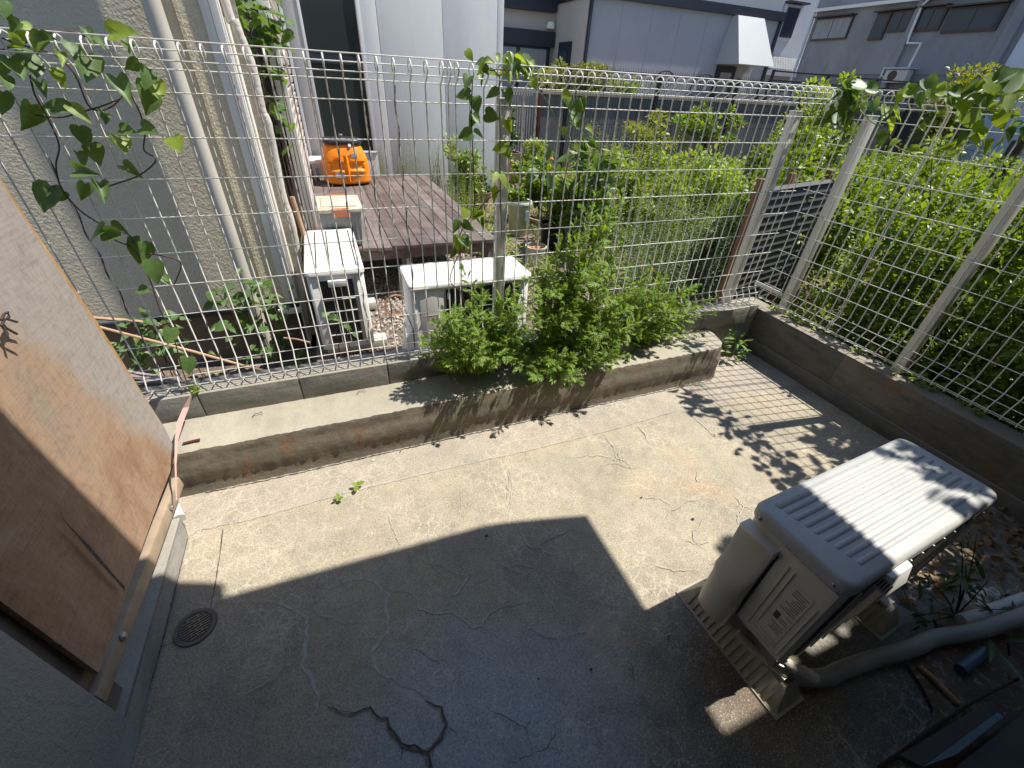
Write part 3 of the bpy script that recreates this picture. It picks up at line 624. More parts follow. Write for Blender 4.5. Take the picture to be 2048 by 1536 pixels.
# ------------------------------------------------------------------ floor drain
td = thing('floor_drain', 'round metal drain grate set in the shaded patio floor', 'drain', (-.640, .931, 0))
g = G(); g.lathe([(.0, .0013), (.040, .0013), (.0405, .004), (.043, .0045), (.0445, .002), (.046, .002), (.0465, .005), (.058, .0055), (.060, .001)], (-.640, .931, 0), 48)
part(g, 'rim', 'drain', td, smooth=True)
g = G(); g.lathe([(0, .0022), (.0400, .0022)], (-.640, .931, 0), 40); part(g, 'sump', 'black', td)
ang = R(21); rot = Matrix.Translation((-.640, .931, 0)) @ Matrix.Rotation(ang, 4, 'Z')
for k in range(-4, 5):
    y = k*.0088; hw = math.sqrt(max(0, .0402**2-y*y))
    g = G(); g.box(-hw, y-.0016, .0026, hw, y+.0016, .0050, rot); part(g, 'bar', 'drainbar', td)
for k in range(-4, 4):
    for xx in ((-.014, .014) if k % 2 else (0.0,)):
        g = G(); g.box(xx-.0016, k*.0088, .0027, xx+.0016, (k+1)*.0088, .0048, rot); part(g, 'bar', 'drainbar', td)

# ------------------------------------------------------------------ the near air conditioner
AC = thing('air_conditioner', 'cream outdoor air conditioner unit standing on the patio, seen from above', 'air conditioner', (1.240, .308, 0), None, R(3.6))
W2, D2 = .345, .130
def rrect(hx, hy, r, n=6):
    P = []
    for cx, cy, a0 in ((hx-r, hy-r, 0), (-hx+r, hy-r, 90), (-hx+r, -hy+r, 180), (hx-r, -hy+r, 270)):
        for i in range(n+1): a = R(a0+90*i/n); P.append((cx+r*math.cos(a), cy+r*math.sin(a)))
    return P
def loft(rings, name, m, par, smooth=True, cap=True):
    g = G(); n = len(rings[0][0])
    for P, z in rings: g.v += [(x, y, z) for x, y in P]
    for i in range(len(rings)-1):
        for k in range(n): g.f.append((i*n+k, i*n+(k+1) % n, (i+1)*n+(k+1) % n, (i+1)*n+k))
    if cap: g.f.append(tuple(range(n-1, -1, -1))); g.f.append(tuple((len(rings)-1)*n+k for k in range(n)))
    me = g.mesh(name); me.shade_smooth(); me.set_sharp_from_angle(angle=R(50)); return link(name, me, m, par)
loft([(rrect(W2-.008, D2-.006, .030), .195), (rrect(W2-.008, D2-.006, .030), .553)], 'casing', 'ac', AC)
g = G(); g.box(-W2+.010, .092, .092, W2-.03, D2-.008, .1945); g.build('lower_front', 'ac', AC, bevel=.006)
g = G(); g.box(-W2+.05, -D2+.02, .092, W2-.05, .090, .1945); g.build('base_pan', 'boxgrey', AC)
loft([(rrect(W2, D2, .034), .548), (rrect(W2+.001, D2+.001, .035), .572), (rrect(W2-.003, D2-.003, .034), .582), (rrect(W2-.012, D2-.012, .03), .5855)], 'lid', 'aclid', AC)
# pressed ribs in the lid
for k in range(9):
    y = .097-k*.0235
    if k == 0:
        x0, x1, hy = -.300, .31, .011
    else: x0, x1, hy = -.298+.004*k, .305, .0075
    P = [(px*1+ (x0+x1)/2, py+y) for px, py in rrect((x1-x0)/2, hy, hy*.8, 4)]
    Q = [(px+(x0+x1)/2, py+y) for px, py in rrect((x1-x0)/2-.003, hy-.003, hy*.5, 4)]
    loft([(P, .5850), (Q, .5882)], 'lid_rib', 'aclid', AC)
# left side: valve cover, handle ledge, pressed panel, label
xs = -W2+.008
g = G(); g.box(xs-.003, -.118, .20, xs+.01, .028, .54); g.build('side_panel', 'ac', AC, bevel=.003)
vc = G(); n = 12; lv = [(.105, .018, .044), (.13, .038, .050), (.20, .050, .052), (.30, .050, .052), (.335, .044, .052), (.37, .026, .052), (.40, .019, .053), (.46, .018, .054), (.50, .018, .054)]
for z, dx, hw in lv:
    for i in range(n+1):
        a = math.pi*i/n; vc.v.append((xs+.001-dx*math.sin(a)**(.55 if z < .33 else .18), .078-hw*math.cos(a)*(1 if 0 < i < n else 1.0), z))
for j in range(len(lv)-1):
    for i in range(n): a = j*(n+1)+i; vc.f.append((a, a+n+1, a+n+2, a+1))
vc.f.append(tuple(range(n+1))); vc.f.append(tuple(((len(lv)-1)*(n+1)+i for i in range(n, -1, -1))))
vco = vc.build('valve_cover', 'ac', AC, smooth=True)
g = G(); g.box(xs-.034, .022, .480, xs+.01, .126, .520); g.v[0] = (xs-.006, .022, .478); g.v[3] = (xs-.006, .126, .478); g.build('grip_ledge', 'ac', AC, bevel=.004)
g = G(); g.box(xs-.026, .024, .13, xs-.002, .050, .25); g.build('valve_flap', 'ac', AC, bevel=.003)
g = G(); g.box(xs-.004, .018, .20, xs+.004, .030, .50); g.build('shadow_gap', 'black', AC)
for k in range(3):
    g = G(); y = .004-k*.0; g.box(xs-.0065, -.100+k*.006, .212+k*.016, xs-.002, -.030, .2165+k*.016); g.build('pressed_rib', 'ac', AC, bevel=.0015)
for y0, y1, z0, z1 in ((-.108, -.104, .22, .46), (-.030, -.026, .26, .50), (-.014, -.009, .22, .50)):
    g = G(); g.box(xs-.0062, y0, z0, xs-.002, y1, z1); g.build('pressed_rib', 'ac', AC, bevel=.0015)
lb = G(); lb.box(xs-.0045, -.092, .25, xs-.0031, -.040, .47); lab = lb.build('rating_label', 'ac', AC)
g = G(); g.box(xs-.0052, -.060, .325, xs-.0044, -.046, .352); g.build('label_mark', 'ink', lab)
for k in range(22):
    z = .262+k*.0092
    if random.random() < .12: continue
    y0 = -.088+random.uniform(0, .006); y1 = -.062+random.uniform(-.01, .014) if .30 < z < .36 else -.046-random.uniform(0, .02)
    g = G(); g.box(xs-.0051, y0, z, xs-.0044, y1, z+.0035); g.build('label_line', 'inkgrey', lab)
for y, z in ((.098, .560), (-.096, .560)):
    g = G(); g.lathe([(0, .004), (.004, .003), (.0055, 0)], (0, 0, 0), 10); g.build('screw', 'steel', AC, mtx=Matrix.Translation((-W2-.0015, y, z)) @ Matrix.Rotation(R(-90), 4, 'Y'))
# back: coil and sensor cover
g = G(); g.box(-.29, -D2-.000, .21, .30, -D2+.008, .535); g.build('coil', 'black', AC)
for k in range(12):
    x = -.28+k*.052; g = G(); g.box(x, -D2-.004, .21, x+.004, -D2-.0005, .535); g.build('guard_bar', 'ac', AC)
g = G(); g.box(-.215, -D2-.030, .515, -.125, -D2-.001, .572); g.v[4] = (-.210, -D2-.016, .572); g.v[5] = (-.130, -D2-.016, .572); so_ = g.build('sensor_cover', 'acwhite', AC, bevel=.004)
for k in range(4):
    g = G(); g.box(-.2165, -D2-.026+k*.0062, .528, -.2145, -D2-.0235+k*.0062, .556); g.build('slot', 'ink', so_)
# fan side
g = G(); g.box(-.20, D2-.008, .21, .32, D2-.0045, .53); g.build('front_panel', 'ac', AC)
gr = G()
for r_ in (.05, .09, .13, .17, .19):
    gr.tube([(.08+r_*math.cos(a), D2+.002, .32+r_*math.sin(a)) for a in [2*math.pi*i/24 for i in range(25)]], .002, 5)
gr.build('fan_grille', 'blackpl', AC)
# plastic feet blocks with ribbed slopes
def footblock(xc, name='foot_block'):
    g = G(); L = .198
    g.add([(xc-.065,-L,0),(xc+.045,-L,0),(xc+.045,L,0),(xc-.065,L,0),(xc-.026,-L+.035,.075),(xc+.03,-L+.035,.075),(xc+.03,L-.035,.075),(xc-.026,L-.035,.075)],
          [(3,2,1,0),(4,5,6,7),(0,1,5,4),(1,2,6,5),(2,3,7,6),(3,0,4,7)])
    fb = g.build('foot_block', 'foot', AC, bevel=.004)
    g = G(); g.box(xc-.074, -L-.006, 0, xc+.052, L+.006, .006); g.build('foot_flange', 'foot', fb, bevel=.002)
    for k in range(15):
        y = -L+.045+k*.0222
        g = G(); g.add([(xc-.070,y-.005,.005),(xc-.070,y+.005,.005),(xc-.030,y+.005,.0755),(xc-.030,y-.005,.0755),(xc-.058,y-.005,.004),(xc-.058,y+.005,.004)],[(0,3,2,1),(0,1,5,4),(0,4,3),(1,2,5),(2,3,4,5)])
        g.build('rib', 'foot', fb)
    g = G(); g.box(xc-.012, -.16, .0755, xc+.016, .16, .0765); g.build('slot_recess', 'boxgrey', fb)
    return fb
footblock(-.262); footblock(.255)
for x in (-.262, .255):
    g = G(); g.box(x-.02, -.150, .0766, x+.02, .150, .0900); g.build('leg_bracket', 'steel', AC)
# refrigerant lines in wrapped tape, from the valve cover to behind the unit
tp = thing('refrigerant_line', 'beige tape wrapped air conditioner pipe bundle lying along the floor behind the unit', 'pipe', (.95, .2, 0))
def sm(pts, n=8):
    P = [Vector(p) for p in pts]; out = []
    for i in range(len(P)-1):
        a = P[max(i-1, 0)]; b = P[i]; c = P[i+1]; d = P[min(i+2, len(P)-1)]
        for k in range(n):
            t_ = k/n; out.append(.5*((2*b)+(c-a)*t_+(2*a-5*b+4*c-d)*t_*t_+(3*b-a-3*c+d)*t_**3))
    out.append(P[-1]); return out
cz = lambda x, y, z=.0: atz(1648+x/5.12, 1236+y/5.12, z)
a2 = lambda x, y, z=.0: atz(1340+x/5.12, 1120+y/5.12, z)
g = G(); pth = sm([a2(760, 620, .16), a2(850, 690, .15), a2(960, 800, .14), a2(1080, 950, .13), a2(1240, 1080, .12), a2(1380, 1140, .11), a2(1500, 1220, .10)])
g.tube(pth, [.014+.0012*math.sin(i*2.1) for i in range(len(pth))], 12); part(g, 'wrapped_pipe', 'tapewhite', tp, smooth=True)
g = G(); pth = sm([a2(690, 740, .12), a2(800, 860, .105), a2(930, 970, .095), a2(1060, 1080, .09), a2(1180, 1190, .085)])
g.tube(pth, .0125, 12); part(g, 'inner_pipe', 'tape', tp, smooth=True)
g = G(); pth = sm([a2(1180, 1190, .03), cz(0, 610, .03), cz(170, 540, .035), cz(500, 420, .035), cz(900, 310, .04), cz(1150, 200, .04), cz(1500, 150, .05), cz(1800, 60, .06), cz(2150, -60, .07)])
g.tube(pth, .024, 14); part(g, 'ground_pipe', 'greypipe', tp, smooth=True)
th2 = thing('white_pipe', 'pale white pipe with an elbow at the right edge behind the dead plant', 'pipe', (1.9, .05, 0))
cy = lambda x, y, z=.0: atz(1648+x/5.12, 960+y/5.12, z)
g = G(); g.tube(sm([cy(1400, 1440, .03), cy(1650, 1370, .035), cy(1850, 1290, .035), cy(2150, 1190, .04)]), .021, 14); part(g, 'pipe_run', 'whitepl', th2, smooth=True)
tj = thing('plastic_base', 'pale funnel shaped plastic base lying on the ground behind the air conditioner', 'plastic base', tuple(cy(1620, 1230)))
c = cy(1620, 1230); g = G(); g.lathe([(.001, .055), (.016, .052), (.019, .03), (.03, .024), (.055, .014), (.062, 0)], (c.x, c.y, c.z), 20, 1.1, .8); part(g, 'cone_body', 'whitepl', tj, smooth=True)
g = G(); g.lathe([(.013, .056), (.016, .062), (.010, .062)], (c.x, c.y, c.z), 14); part(g, 'neck', 'whitepl', tj, smooth=True)
# scrap in the shade at the lower right
g = G(); a = cz(980, 500, .02); b = cz(1380, 880, .02); g.tube(sm([a, a.lerp(b, .35)+Vector((0, 0, .004)), a.lerp(b, .7), b]), [.009]*25, 8)
o = g.build('wood_stick', 'cane', None, smooth=True); tag(o, 'short bare wooden stick on the dark ground at the lower right', 'stick')
g = G(); a = cz(1650, 340, .04); b = cz(1400, 530, .03); g.tube([a, b], .017, 16); o = g.build('pipe_offcut', 'bluepipe', None, smooth=True); tag(o, 'short blue plastic pipe piece on the dark ground at the lower right', 'pipe')
tk = thing('plank', 'grey plank with a pale blue edge strip at the lower right corner', 'plank', (1.3, -.12, 0))
A = [cz(780, 1400, .10), cz(1700, 850, .10), cz(1800, 960, .10), cz(1000, 1520, .10)]
g = G(); g.add([tuple(p) for p in A]+[(p.x, p.y, .075) for p in A], [(0,3,2,1),(4,5,6,7),(0,1,5,4),(1,2,6,5),(2,3,7,6),(3,0,4,7)]); part(g, 'board', 'plank', tk, smooth=False)
A = [cz(1010, 1525, .103), cz(1780, 965, .103), cz(1840, 1010, .103), cz(1350, 1400, .103)]
g = G(); g.add([tuple(p) for p in A]+[(p.x, p.y, .08) for p in A], [(0,3,2,1),(4,5,6,7),(0,1,5,4),(1,2,6,5),(2,3,7,6),(3,0,4,7)]); part(g, 'edge_strip', 'bluetrim', tk)
g = G(); g.box(1.05, -.30, .0, 1.75, -.16, .078); part(g, 'underframe', 'plank', tk)
# sunk earth area right of the broken slab edge
g = G(); P = [cz(550, 1536), cz(850, 1300), cz(1050, 1100), cz(1090, 950), cz(1000, 750), cz(830, 500), cz(1150, 360), cz(1400, 100), cz(2300, -300), cz(2300, 1800), cz(700, 2200)]
g.add([(p.x, p.y, .0135) for p in P], [tuple(range(len(P)))]); bm = bmesh.new()
me = g.mesh('bare_earth'); bm.from_mesh(me); bmesh.ops.triangulate(bm, faces=bm.faces); bmesh.ops.recalc_face_normals(bm, faces=bm.faces)
bm.to_mesh(me); bm.free(); struct(link('bare_earth', me, 'soil'))
# leaf litter along the right wall
n = 420; P = np.stack([rng.uniform(1.62, 2.5, n), rng.normal(.22, .12, n), rng.uniform(.015, .03, n)], 1)
D = rng.normal(size=(n, 3)); D[:, 2] *= .25; U = rng.normal(size=(n, 3))*.4+[0, 0, 1]
stuff(cloud(*T_OVAL, P, D, U, rng.uniform(.02, .05, n), 'leaf_litter', 'litter'))
# small pebbles and specks on the floor
for lab, px, py, r_, m_ in (('tiny round black pebble on the sunny floor left of the air conditioner', 1386, 1038, .006, 'ink'), ('tiny dark seed on the sunny concrete in the middle of the patio', 1283, 995, .004, 'ink'), ('small white chip lying near the foot of the kerb', 746, 920, .006, 'acwhite'),
                            ('small black pebble on the shaded floor left of the air conditioner', 1182, 1338, .004, 'ink'), ('tiny black speck stone on the shaded floor at the bottom centre', 1077, 1357, .003, 'ink'), ('small dark stone at the edge of the roof shadow', 973, 1071, .005, 'ink')):
    c = atz(px, py, .004); g = G(); g.lathe([(.0001, r_*.9), (r_*.7, r_*.6), (r_, 0), (r_*.6, -r_*.5)], (c.x, c.y, c.z), 9, 1.2, .9); tag(g.build('pebble', m_, None, smooth=True), lab, 'pebble', 'small stones scattered on the patio floor')

# ------------------------------------------------------------------ the camera's own house: roof slab that shades the patio
ZS = 2.62; kx = SUN.x/SUN.z*ZS; ky = SUN.y/SUN.z*ZS
out = [(-5, 1.125), (-.72, 1.12), (-.58, 1.062), (-.565, 1.0), (.0, .985), (.404, .972), (.495, .953), (.757, .888), (.757, .108), (.98, .108), (.98, .165), (6, .165), (6, -4), (-5, -4)]
tr = thing('veranda_roof', 'overhanging roof slab of the near house that throws the stepped shadow on the floor', 'roof', (0, -1, 2.6))
g = G(); g.prism([(x+kx, y+ky) for x, y in out], ZS, ZS+.12); me = g.mesh('roof_slab')
bm = bmesh.new(); bm.from_mesh(me); bmesh.ops.triangulate(bm, faces=bm.faces); bmesh.ops.recalc_face_normals(bm, faces=bm.faces); bm.to_mesh(me); bm.free()
o = link('roof_slab', me, 'wallgrey', tr); o.matrix_local = rel(tr)
g = G(); g.box(-1.5, -1.4, 0, 5, -1.25, 2.6); part(g, 'back_wall', 'wallgrey', tr)

# ------------------------------------------------------------------ left house with stucco wall
Y1 = 3.35
th = thing('stucco_house', 'beige rough stucco house wall behind the fence on the left', 'house', (-.42, Y1, 0))
g = G(); g.box(-7, Y1, 0.0, -.458, 8.2, 5.2); part(g, 'stucco_wall', 'stucco', th)
g = G(); g.box(-.457, Y1-.012, .0, -.375, Y1+.2, 5.2); part(g, 'corner_trim', 'stripe', th, bevel=.003)
for x in (-.415,):
    g = G(); g.box(x, Y1-.0155, .0, x+.004, Y1-.0125, 5.2); part(g, 'trim_groove', 'ribbed', th)
g = G(); g.box(-.374, Y1+.01, -.4, -.368, Y1+4.6, 5.2); part(g, 'side_wall', 'stripe', th)
g = G(); g.box(-7, Y1+.03, -.45, -.40, Y1+.3, -.03); part(g, 'foundation', 'founda', th)
g = G(); g.box(-7, Y1-.02, -.028, -.37, Y1+.05, -.002); part(g, 'base_flashing', 'navy', th)
g = G(); g.box(-.52, Y1-.03, -.075, -.36, Y1+.02, -.03); part(g, 'corner_ledge', 'stripe', th, bevel=.004)
g = G(); g.box(-.575, Y1-.010, .0, -.555, Y1-.002, 5.2); part(g, 'cable_cover', 'stucco', th)
g = G(); g.tube([(-.655, 3.27, -.42), (-.655, 3.27, 5.0)], .043, 20); part(g, 'downpipe', 'pvc', th, smooth=True)

# wrapped duct climbing the corner
tdp = thing('wrapped_duct', 'beige tape wrapped duct climbing the corner of the stucco house', 'duct', (-.3, 3.3, 0))
pth = sm([(-.335, 3.43, 2.6)]+[aty(x, y, 3.42) for x, y in ((449, 0), (468, 40), (479, 70), (496, 111), (506, 141), (517, 190), (525, 225), (535, 246), (552, 328), (566, 394), (582, 443), (596, 517), (604, 599), (618, 681))], 5)
g = G(); g.tube(pth, [.025+.001*math.sin(i*2.4) for i in range(len(pth))], 14); part(g, 'wrapped_tube', 'tapewhite', tdp, smooth=True)
g = G(); g.tube([(-.24, 3.36, .75), (-.225, 3.35, .55), (-.215, 3.33, .36), (-.195, 3.30, .26)], .016, 10); part(g, 'orange_cord', 'cane', tdp, smooth=True)
bb = thing('tan_board', 'narrow tan board strip standing beside the wrapped duct', 'board', (-.33, 3.4, 0))
g = G(); g.box(-.355, 3.47, -.35, -.30, 3.485, 2.6); part(g, 'board', 'tape', bb)
# canes leaning through the fence foot
for i, (lab, a, b, r_) in enumerate((('upper of two dry canes slanting behind the left fence foot', aty(185, 636, 2.2), aty(345, 652, 2.4), .008),
      ('long dry cane slanting down behind the left fence foot', aty(190, 652, 2.05), aty(560, 752, 1.90), .006),
      ('short dry cane end by the foot of the downpipe', aty(568, 676, 2.3), aty(620, 685, 2.2), .005))):
    g = G(); g.tube([a, a.lerp(b, .5)+Vector((0, 0, .006)), b], r_, 8); tag(g.build('cane', 'cane', None, smooth=True), lab, 'cane', 'dry canes behind the left fence')
g = G()
for k in range(16):
    a = aty(258+random.uniform(-6, 14), 742+k*2.6, 1.93+random.uniform(0, .08)); b = aty(405+random.uniform(-30, 30), 775+random.uniform(-8, 10), 1.87+random.uniform(0, .04))
    g.tube([a, a.lerp(b, .5)+Vector((0, 0, .01)), b], .006, 6)
stuff(tag(g.build('reed_bundle', 'stalks', None, smooth=True), 'bundle of dry grey stalks lying inside the fence foot beside the plywood', 'stalks'))

# ------------------------------------------------------------------ pale house straight ahead
Y2 = 6.5
t2 = thing('panel_house', 'pale grey panelled house wall with a tall dark glass door behind the deck', 'house', (0, Y2, 0))
zt = 5.6
g = G(); g.box(-.37, Y2+.056, -.1, 2.398, Y2+4, zt); part(g, 'wall_core', 'mortar', t2)
for x0, x1, m_ in ((-.37, -.112, 'siding'), (-.108, .030, 'sidingw'), (.668, .846, 'siding'), (.852, 1.623, 'siding'), (1.629, 2.356, 'siding'), (2.362, 2.448, 'siding')):
    g = G(); g.box(x0, Y2, -.1, x1, Y2+.05, zt); part(g, 'wall_panel', m_, t2, bevel=.002)
g = G(); g.box(.03, Y2, -.1, .668, Y2+.05, .585); part(g, 'wall_panel', 'siding', t2)
g = G(); g.box(2.40, Y2+.06, -.1, 2.447, Y2+4, zt); part(g, 'side_wall', 'siding', t2)
dg = G(); dg.box(.062, Y2+.03, .615, .625, Y2+.045, 2.9); door = part(dg, 'glass_door', 'wiredglass', t2)
for b_ in ((.030, Y2-.012, .587, .060, Y2+.05, 2.95), (.627, Y2-.012, .587, .666, Y2+.05, 2.95), (.030, Y2-.014, .586, .666, Y2+.05, .612)):
    g = G(); g.box(*b_); o = g.build('frame', 'white', door, bevel=.003); o.matrix_local = Matrix.Identity(4)
g = G(); g.box(.062, Y2+.018, 1.52, .625, Y2+.029, 1.60); o = g.build('rail', 'navy', door)
t2.rotation_euler = (0, 0, R(8)); t2.scale = (1.05, 1, 1)
# slatted screen on the left of the deck
tsl = thing('slatted_screen', 'tall beige slatted screen running beside the deck along the left', 'screen', (-.19, 5.2, 0))
nsl = 32
sg = G(); sg.add([(-.186, 4.15, 0), (-.160, 4.15, .012), (-.158, 4.15, .06), (-.186, 4.15, .072), (-.186, 6.42, 0), (-.160, 6.42, .012), (-.158, 6.42, .06), (-.186, 6.42, .072)], [(0,1,5,4),(1,2,6,5),(2,3,7,6),(3,2,1,0),(4,5,6,7)])
mes = sg.mesh('slat'); mes.materials.append(M['slat'])
for k in range(nsl): link('slat', mes, None, tsl, rel(tsl) @ Matrix.Translation((0, 0, .36+k*.074)))
g = G(); g.box(-.225, 4.08, .30, -.150, 4.15, 2.75); part(g, 'post', 'stripe', tsl, bevel=.004)
g = G(); g.box(-.215, 4.09, .20, -.160, 4.14, .30); part(g, 'post_foot', 'blackpl', tsl)
g = G(); g.box(-.19, 6.42, .30, -.150, 6.47, 2.75); part(g, 'post', 'navy', tsl)
# deck
tdk = thing('wooden_deck', 'low weathered dark brown wooden deck in front of the pale house', 'deck', (.55, 4.9, 0))
x = -.17; k = 0
wd = [.115]*13
for k in range(13):
    y0 = 3.425+random.uniform(-.012, .012)+(-.02 if k == 4 else 0)
    g = G(); g.box(x+.002, y0, .322+random.uniform(-.0015, .0015), x+.108, 6.33, .350+random.uniform(-.0015, .0015))
    part(g, 'deck_board', 'deckpale' if k in (3, 4, 10, 12) else 'deck', tdk, bevel=.003, segs=1); x += .1108
g = G(); g.box(-.17, 3.47, .235, 1.265, 3.515, .320); part(g, 'beam', 'deck', tdk)
g = G(); g.box(-.17, 4.9, .235, 1.265, 4.95, .320); part(g, 'beam', 'deck', tdk)
for xx in (-.1, .46, 1.17):
    g = G(); g.box(xx, 3.48, -.02, xx+.085, 3.56, .318); pp = part(g, 'deck_post', 'deck', tdk)
    g = G(); g.add([(xx-.05, 3.42, -.12), (xx+.13, 3.42, -.12), (xx+.13, 3.62, -.12), (xx-.05, 3.62, -.12), (xx-.02, 3.45, .13), (xx+.105, 3.45, .13), (xx+.105, 3.59, .13), (xx-.02, 3.59, .13)], [(3,2,1,0),(4,5,6,7),(0,1,5,4),(1,2,6,5),(2,3,7,6),(3,0,4,7)])
    o = g.build('plinth', 'stone', pp, bevel=.008); o.matrix_local = Matrix.Identity(4)
    g = G(); g.box(xx+.03, 3.465, .15, xx+.06, 3.4695, .23); o = g.build('bracket', 'steel', pp)
g = G(); g.tube([(.33+.085*math.cos(a), 3.12, .0+.085*math.sin(a)-.01) for a in [2*math.pi*i/28 for i in range(29)]], .007, 8)
tag(g.build('pot_ring', 'terracotta', None, smooth=True), 'brown ring shaped rim lying in the shade under the deck front', 'rim')
# orange tank
tt = thing('orange_tank', 'bright orange plastic tank with a black lid standing on the deck', 'tank', (.235, 5.93, .35), None, R(4))
def sup(hx, hy, p=3.4, n=72):
    P = []
    for i in range(n):
        a = 2*math.pi*i/n; c, s = math.cos(a), math.sin(a); r_ = (abs(c)**p+abs(s)**p)**(-1/p); P.append((hx*r_*c, hy*r_*s))
    return P
rings = []
nz = 44
for j in range(nz+1):
    z = .43*j/nz; u = j/nz
    hx = .262*(1-.5*max(0, (.10-u)/.10)**2)*(1-.30*max(0, (u-.42)/.58)**2.0)*(1-.10*max(0, (u-.93)/.07))
    hy = .215*(1-.5*max(0, (.10-u)/.10)**2)*(1-.30*max(0, (u-.42)/.58)**2.0)
    P = []
    for px, py in sup(hx, hy):
        if py < -.05:
            d = 0
            if abs(px) < .012: d -= .016*(1 if .12 < u < .74 else 0)
            elif abs(px) < .028: d += .012*(1 if .12 < u < .74 else 0)
            if .045 < abs(px) < .19:
                if .40 < u < .60: d += .022*min(1, (u-.40)/.05+.3) if u < .56 else .022*(.60-u)/.04
                if .33 < u <= .40: d -= .010
            py += d
        P.append((px, py))
    rings.append((P, z))
loft(rings, 'tank_body', 'orange', tt)
loft([(sup(.205, .165), .428), (sup(.212, .172), .434), (sup(.212, .172), .462), (sup(.200, .160), .478), (sup(.12, .09), .487)], 'lid', 'blackpl', tt)
g = G(); g.lathe([(.0001, .035), (.020, .032), (.024, .022), (.018, .008), (.018, 0)], (.0, 0, .486), 16); g.build('lid_knob', 'steel', tt, smooth=True)
for x0, z0, x1, z1, yy in ((.055, .305, .125, .345, -.203), (-.145, .10, -.045, .155, -.2215)):
    g = G(); g.box(x0, yy, z0, x1, yy+.012, z1); g.build('sticker', 'stickgrey', tt)
for b_ in ((-.150, .288, -.065, .292), (-.150, .318, -.065, .322), (-.150, .292, -.146, .318), (-.130, .297, -.127, .313), (-.118, .297, -.115, .313), (-.127, .297, -.118, .300), (-.106, .304, -.094, .307)):
    g = G(); g.box(b_[0], -.213, b_[1], b_[2], -.20, b_[3]); g.build('embossed_mark', 'orange', tt)
g = G(); g.lathe([(.0001, .01), (.016, .009), (.018, 0)], (0, 0, 0), 14); g.build('cap', 'white', tt, mtx=Matrix.Translation((.06, -.17, .420)) @ Matrix.Rotation(R(70), 4, 'X'))
# white low unit left of the tank
tu = thing('white_step', 'small white slotted step standing on the deck left of the orange tank', 'step', (-.06, 6.2, .35))
g = G(); g.box(-.155, 6.02, .545, .02, 6.38, .585); part(g, 'top', 'white', tu, bevel=.008)
g = G(); g.box(-.135, 6.06, .50, .00, 6.36, .545); part(g, 'apron', 'white', tu)
for x in (-.14, -.01):
    for y in (6.05, 6.33):
        g = G(); g.box(x, y, .35, x+.02, y+.02, .50); part(g, 'leg', 'white', tu)
# storage box
tbx = thing('storage_box', 'grey plastic storage box with cream lid and orange latch at the deck front', 'box', (.05, 3.66, .35))
g = G(); g.add([(-.08,3.49,.353),(.17,3.49,.353),(.17,3.85,.353),(-.08,3.85,.353),(-.10,3.46,.615),(.195,3.46,.615),(.195,3.88,.615),(-.10,3.88,.615)],[(3,2,1,0),(4,5,6,7),(0,1,5,4),(1,2,6,5),(2,3,7,6),(3,0,4,7)])
part(g, 'box_body', 'boxgrey', tbx, bevel=.014)
g = G(); g.box(-.115, 3.445, .610, .21, 3.895, .640); lid = part(g, 'lid', 'lidbeige', tbx, bevel=.012)
for b_ in ((-.075, 3.50, .640, .17, 3.84, .650),):
    g = G(); g.box(*b_); g.build('raised_panel', 'lidbeige', lid, bevel=.004)
for b_ in ((-.095, 3.47, .6395, -.02, 3.50, .6435), (.115, 3.84, .6395, .19, 3.87, .6435)):
    g = G(); g.box(*b_); g.build('moulded_step', 'lidbeige', lid, bevel=.0015)
for y in (3.432, 3.893):
    g = G(); g.box(-.01, y, .585, .115, y+.016, .646); part(g, 'latch', 'latch', tbx, bevel=.004)
g = G(); g.box(-.05, 3.463, .38, -.03, 3.475, .59); part(g, 'body_rib', 'boxgrey', tbx)
g = G(); g.box(.14, 3.463, .38, .16, 3.475, .59); part(g, 'body_rib', 'boxgrey', tbx)

# ------------------------------------------------------------------ the two white units behind the fence
def rbox(x0, y0, x1, y1, z0, z1, r_, name, m, t):
    P = [(px+(x0+x1)/2, py+(y0+y1)/2) for px, py in rrect((x1-x0)/2, (y1-y0)/2, r_, 4)]
    Q = [(px+(x0+x1)/2, py+(y0+y1)/2) for px, py in rrect((x1-x0)/2-.006, (y1-y0)/2-.006, r_, 4)]
    o = loft([(P, z0), (P, z1-.006), (Q, z1)], name, m, t); o.matrix_local = rel(t); return o
ta = thing('air_conditioner', 'white outdoor air conditioner end on beside the downpipe, in front of the deck', 'air conditioner', (-.05, 3.0, -.1), 'white units behind the fence')
rbox(-.215, 2.60, .105, 3.44, -.02, .478, .02, 'casing', 'acwhite', ta)
rbox(-.222, 2.59, .112, 3.45, .474, .50, .03, 'lid', 'acwhite', ta)
for k in range(4): rbox(-.17+k*.075, 2.64, -.135+k*.075, 3.40, .499, .5035, .015, 'lid_rib', 'acwhite', ta)
g = G(); g.box(-.150, 2.594, .02, .035, 2.606, .44); co = part(g, 'coil_opening', 'black', ta)
for x in (-.092, -.040):
    g = G(); g.box(x, 2.586, .02, x+.005, 2.593, .40); part(g, 'guard_bar', 'acwhite', ta)
for z in (.08, .16, .24, .32):
    g = G(); g.box(-.150, 2.585, z, .035, 2.5915, z+.005); part(g, 'guard_bar', 'acwhite', ta)
g = G(); g.box(-.105, 2.575, .405, .0, 2.60, .445); part(g, 'handle', 'acwhite', ta, bevel=.005)
g = G(); g.box(.052, 2.589, .0, .058, 2.5985, .46); part(g, 'panel_seam', 'inkgrey', ta)
for k in range(30):
    g = G(); g.box(.1045, 2.64, .02+k*.0150, .1065, 2.646, .027+k*.0150); part(g, 'vent_hole', 'ink', ta)
for y in (2.66, 3.28):
    g = G(); g.box(-.20, y, -.10, .19, y+.10, -.035); part(g, 'foot_block', 'potwhite', ta, bevel=.008)
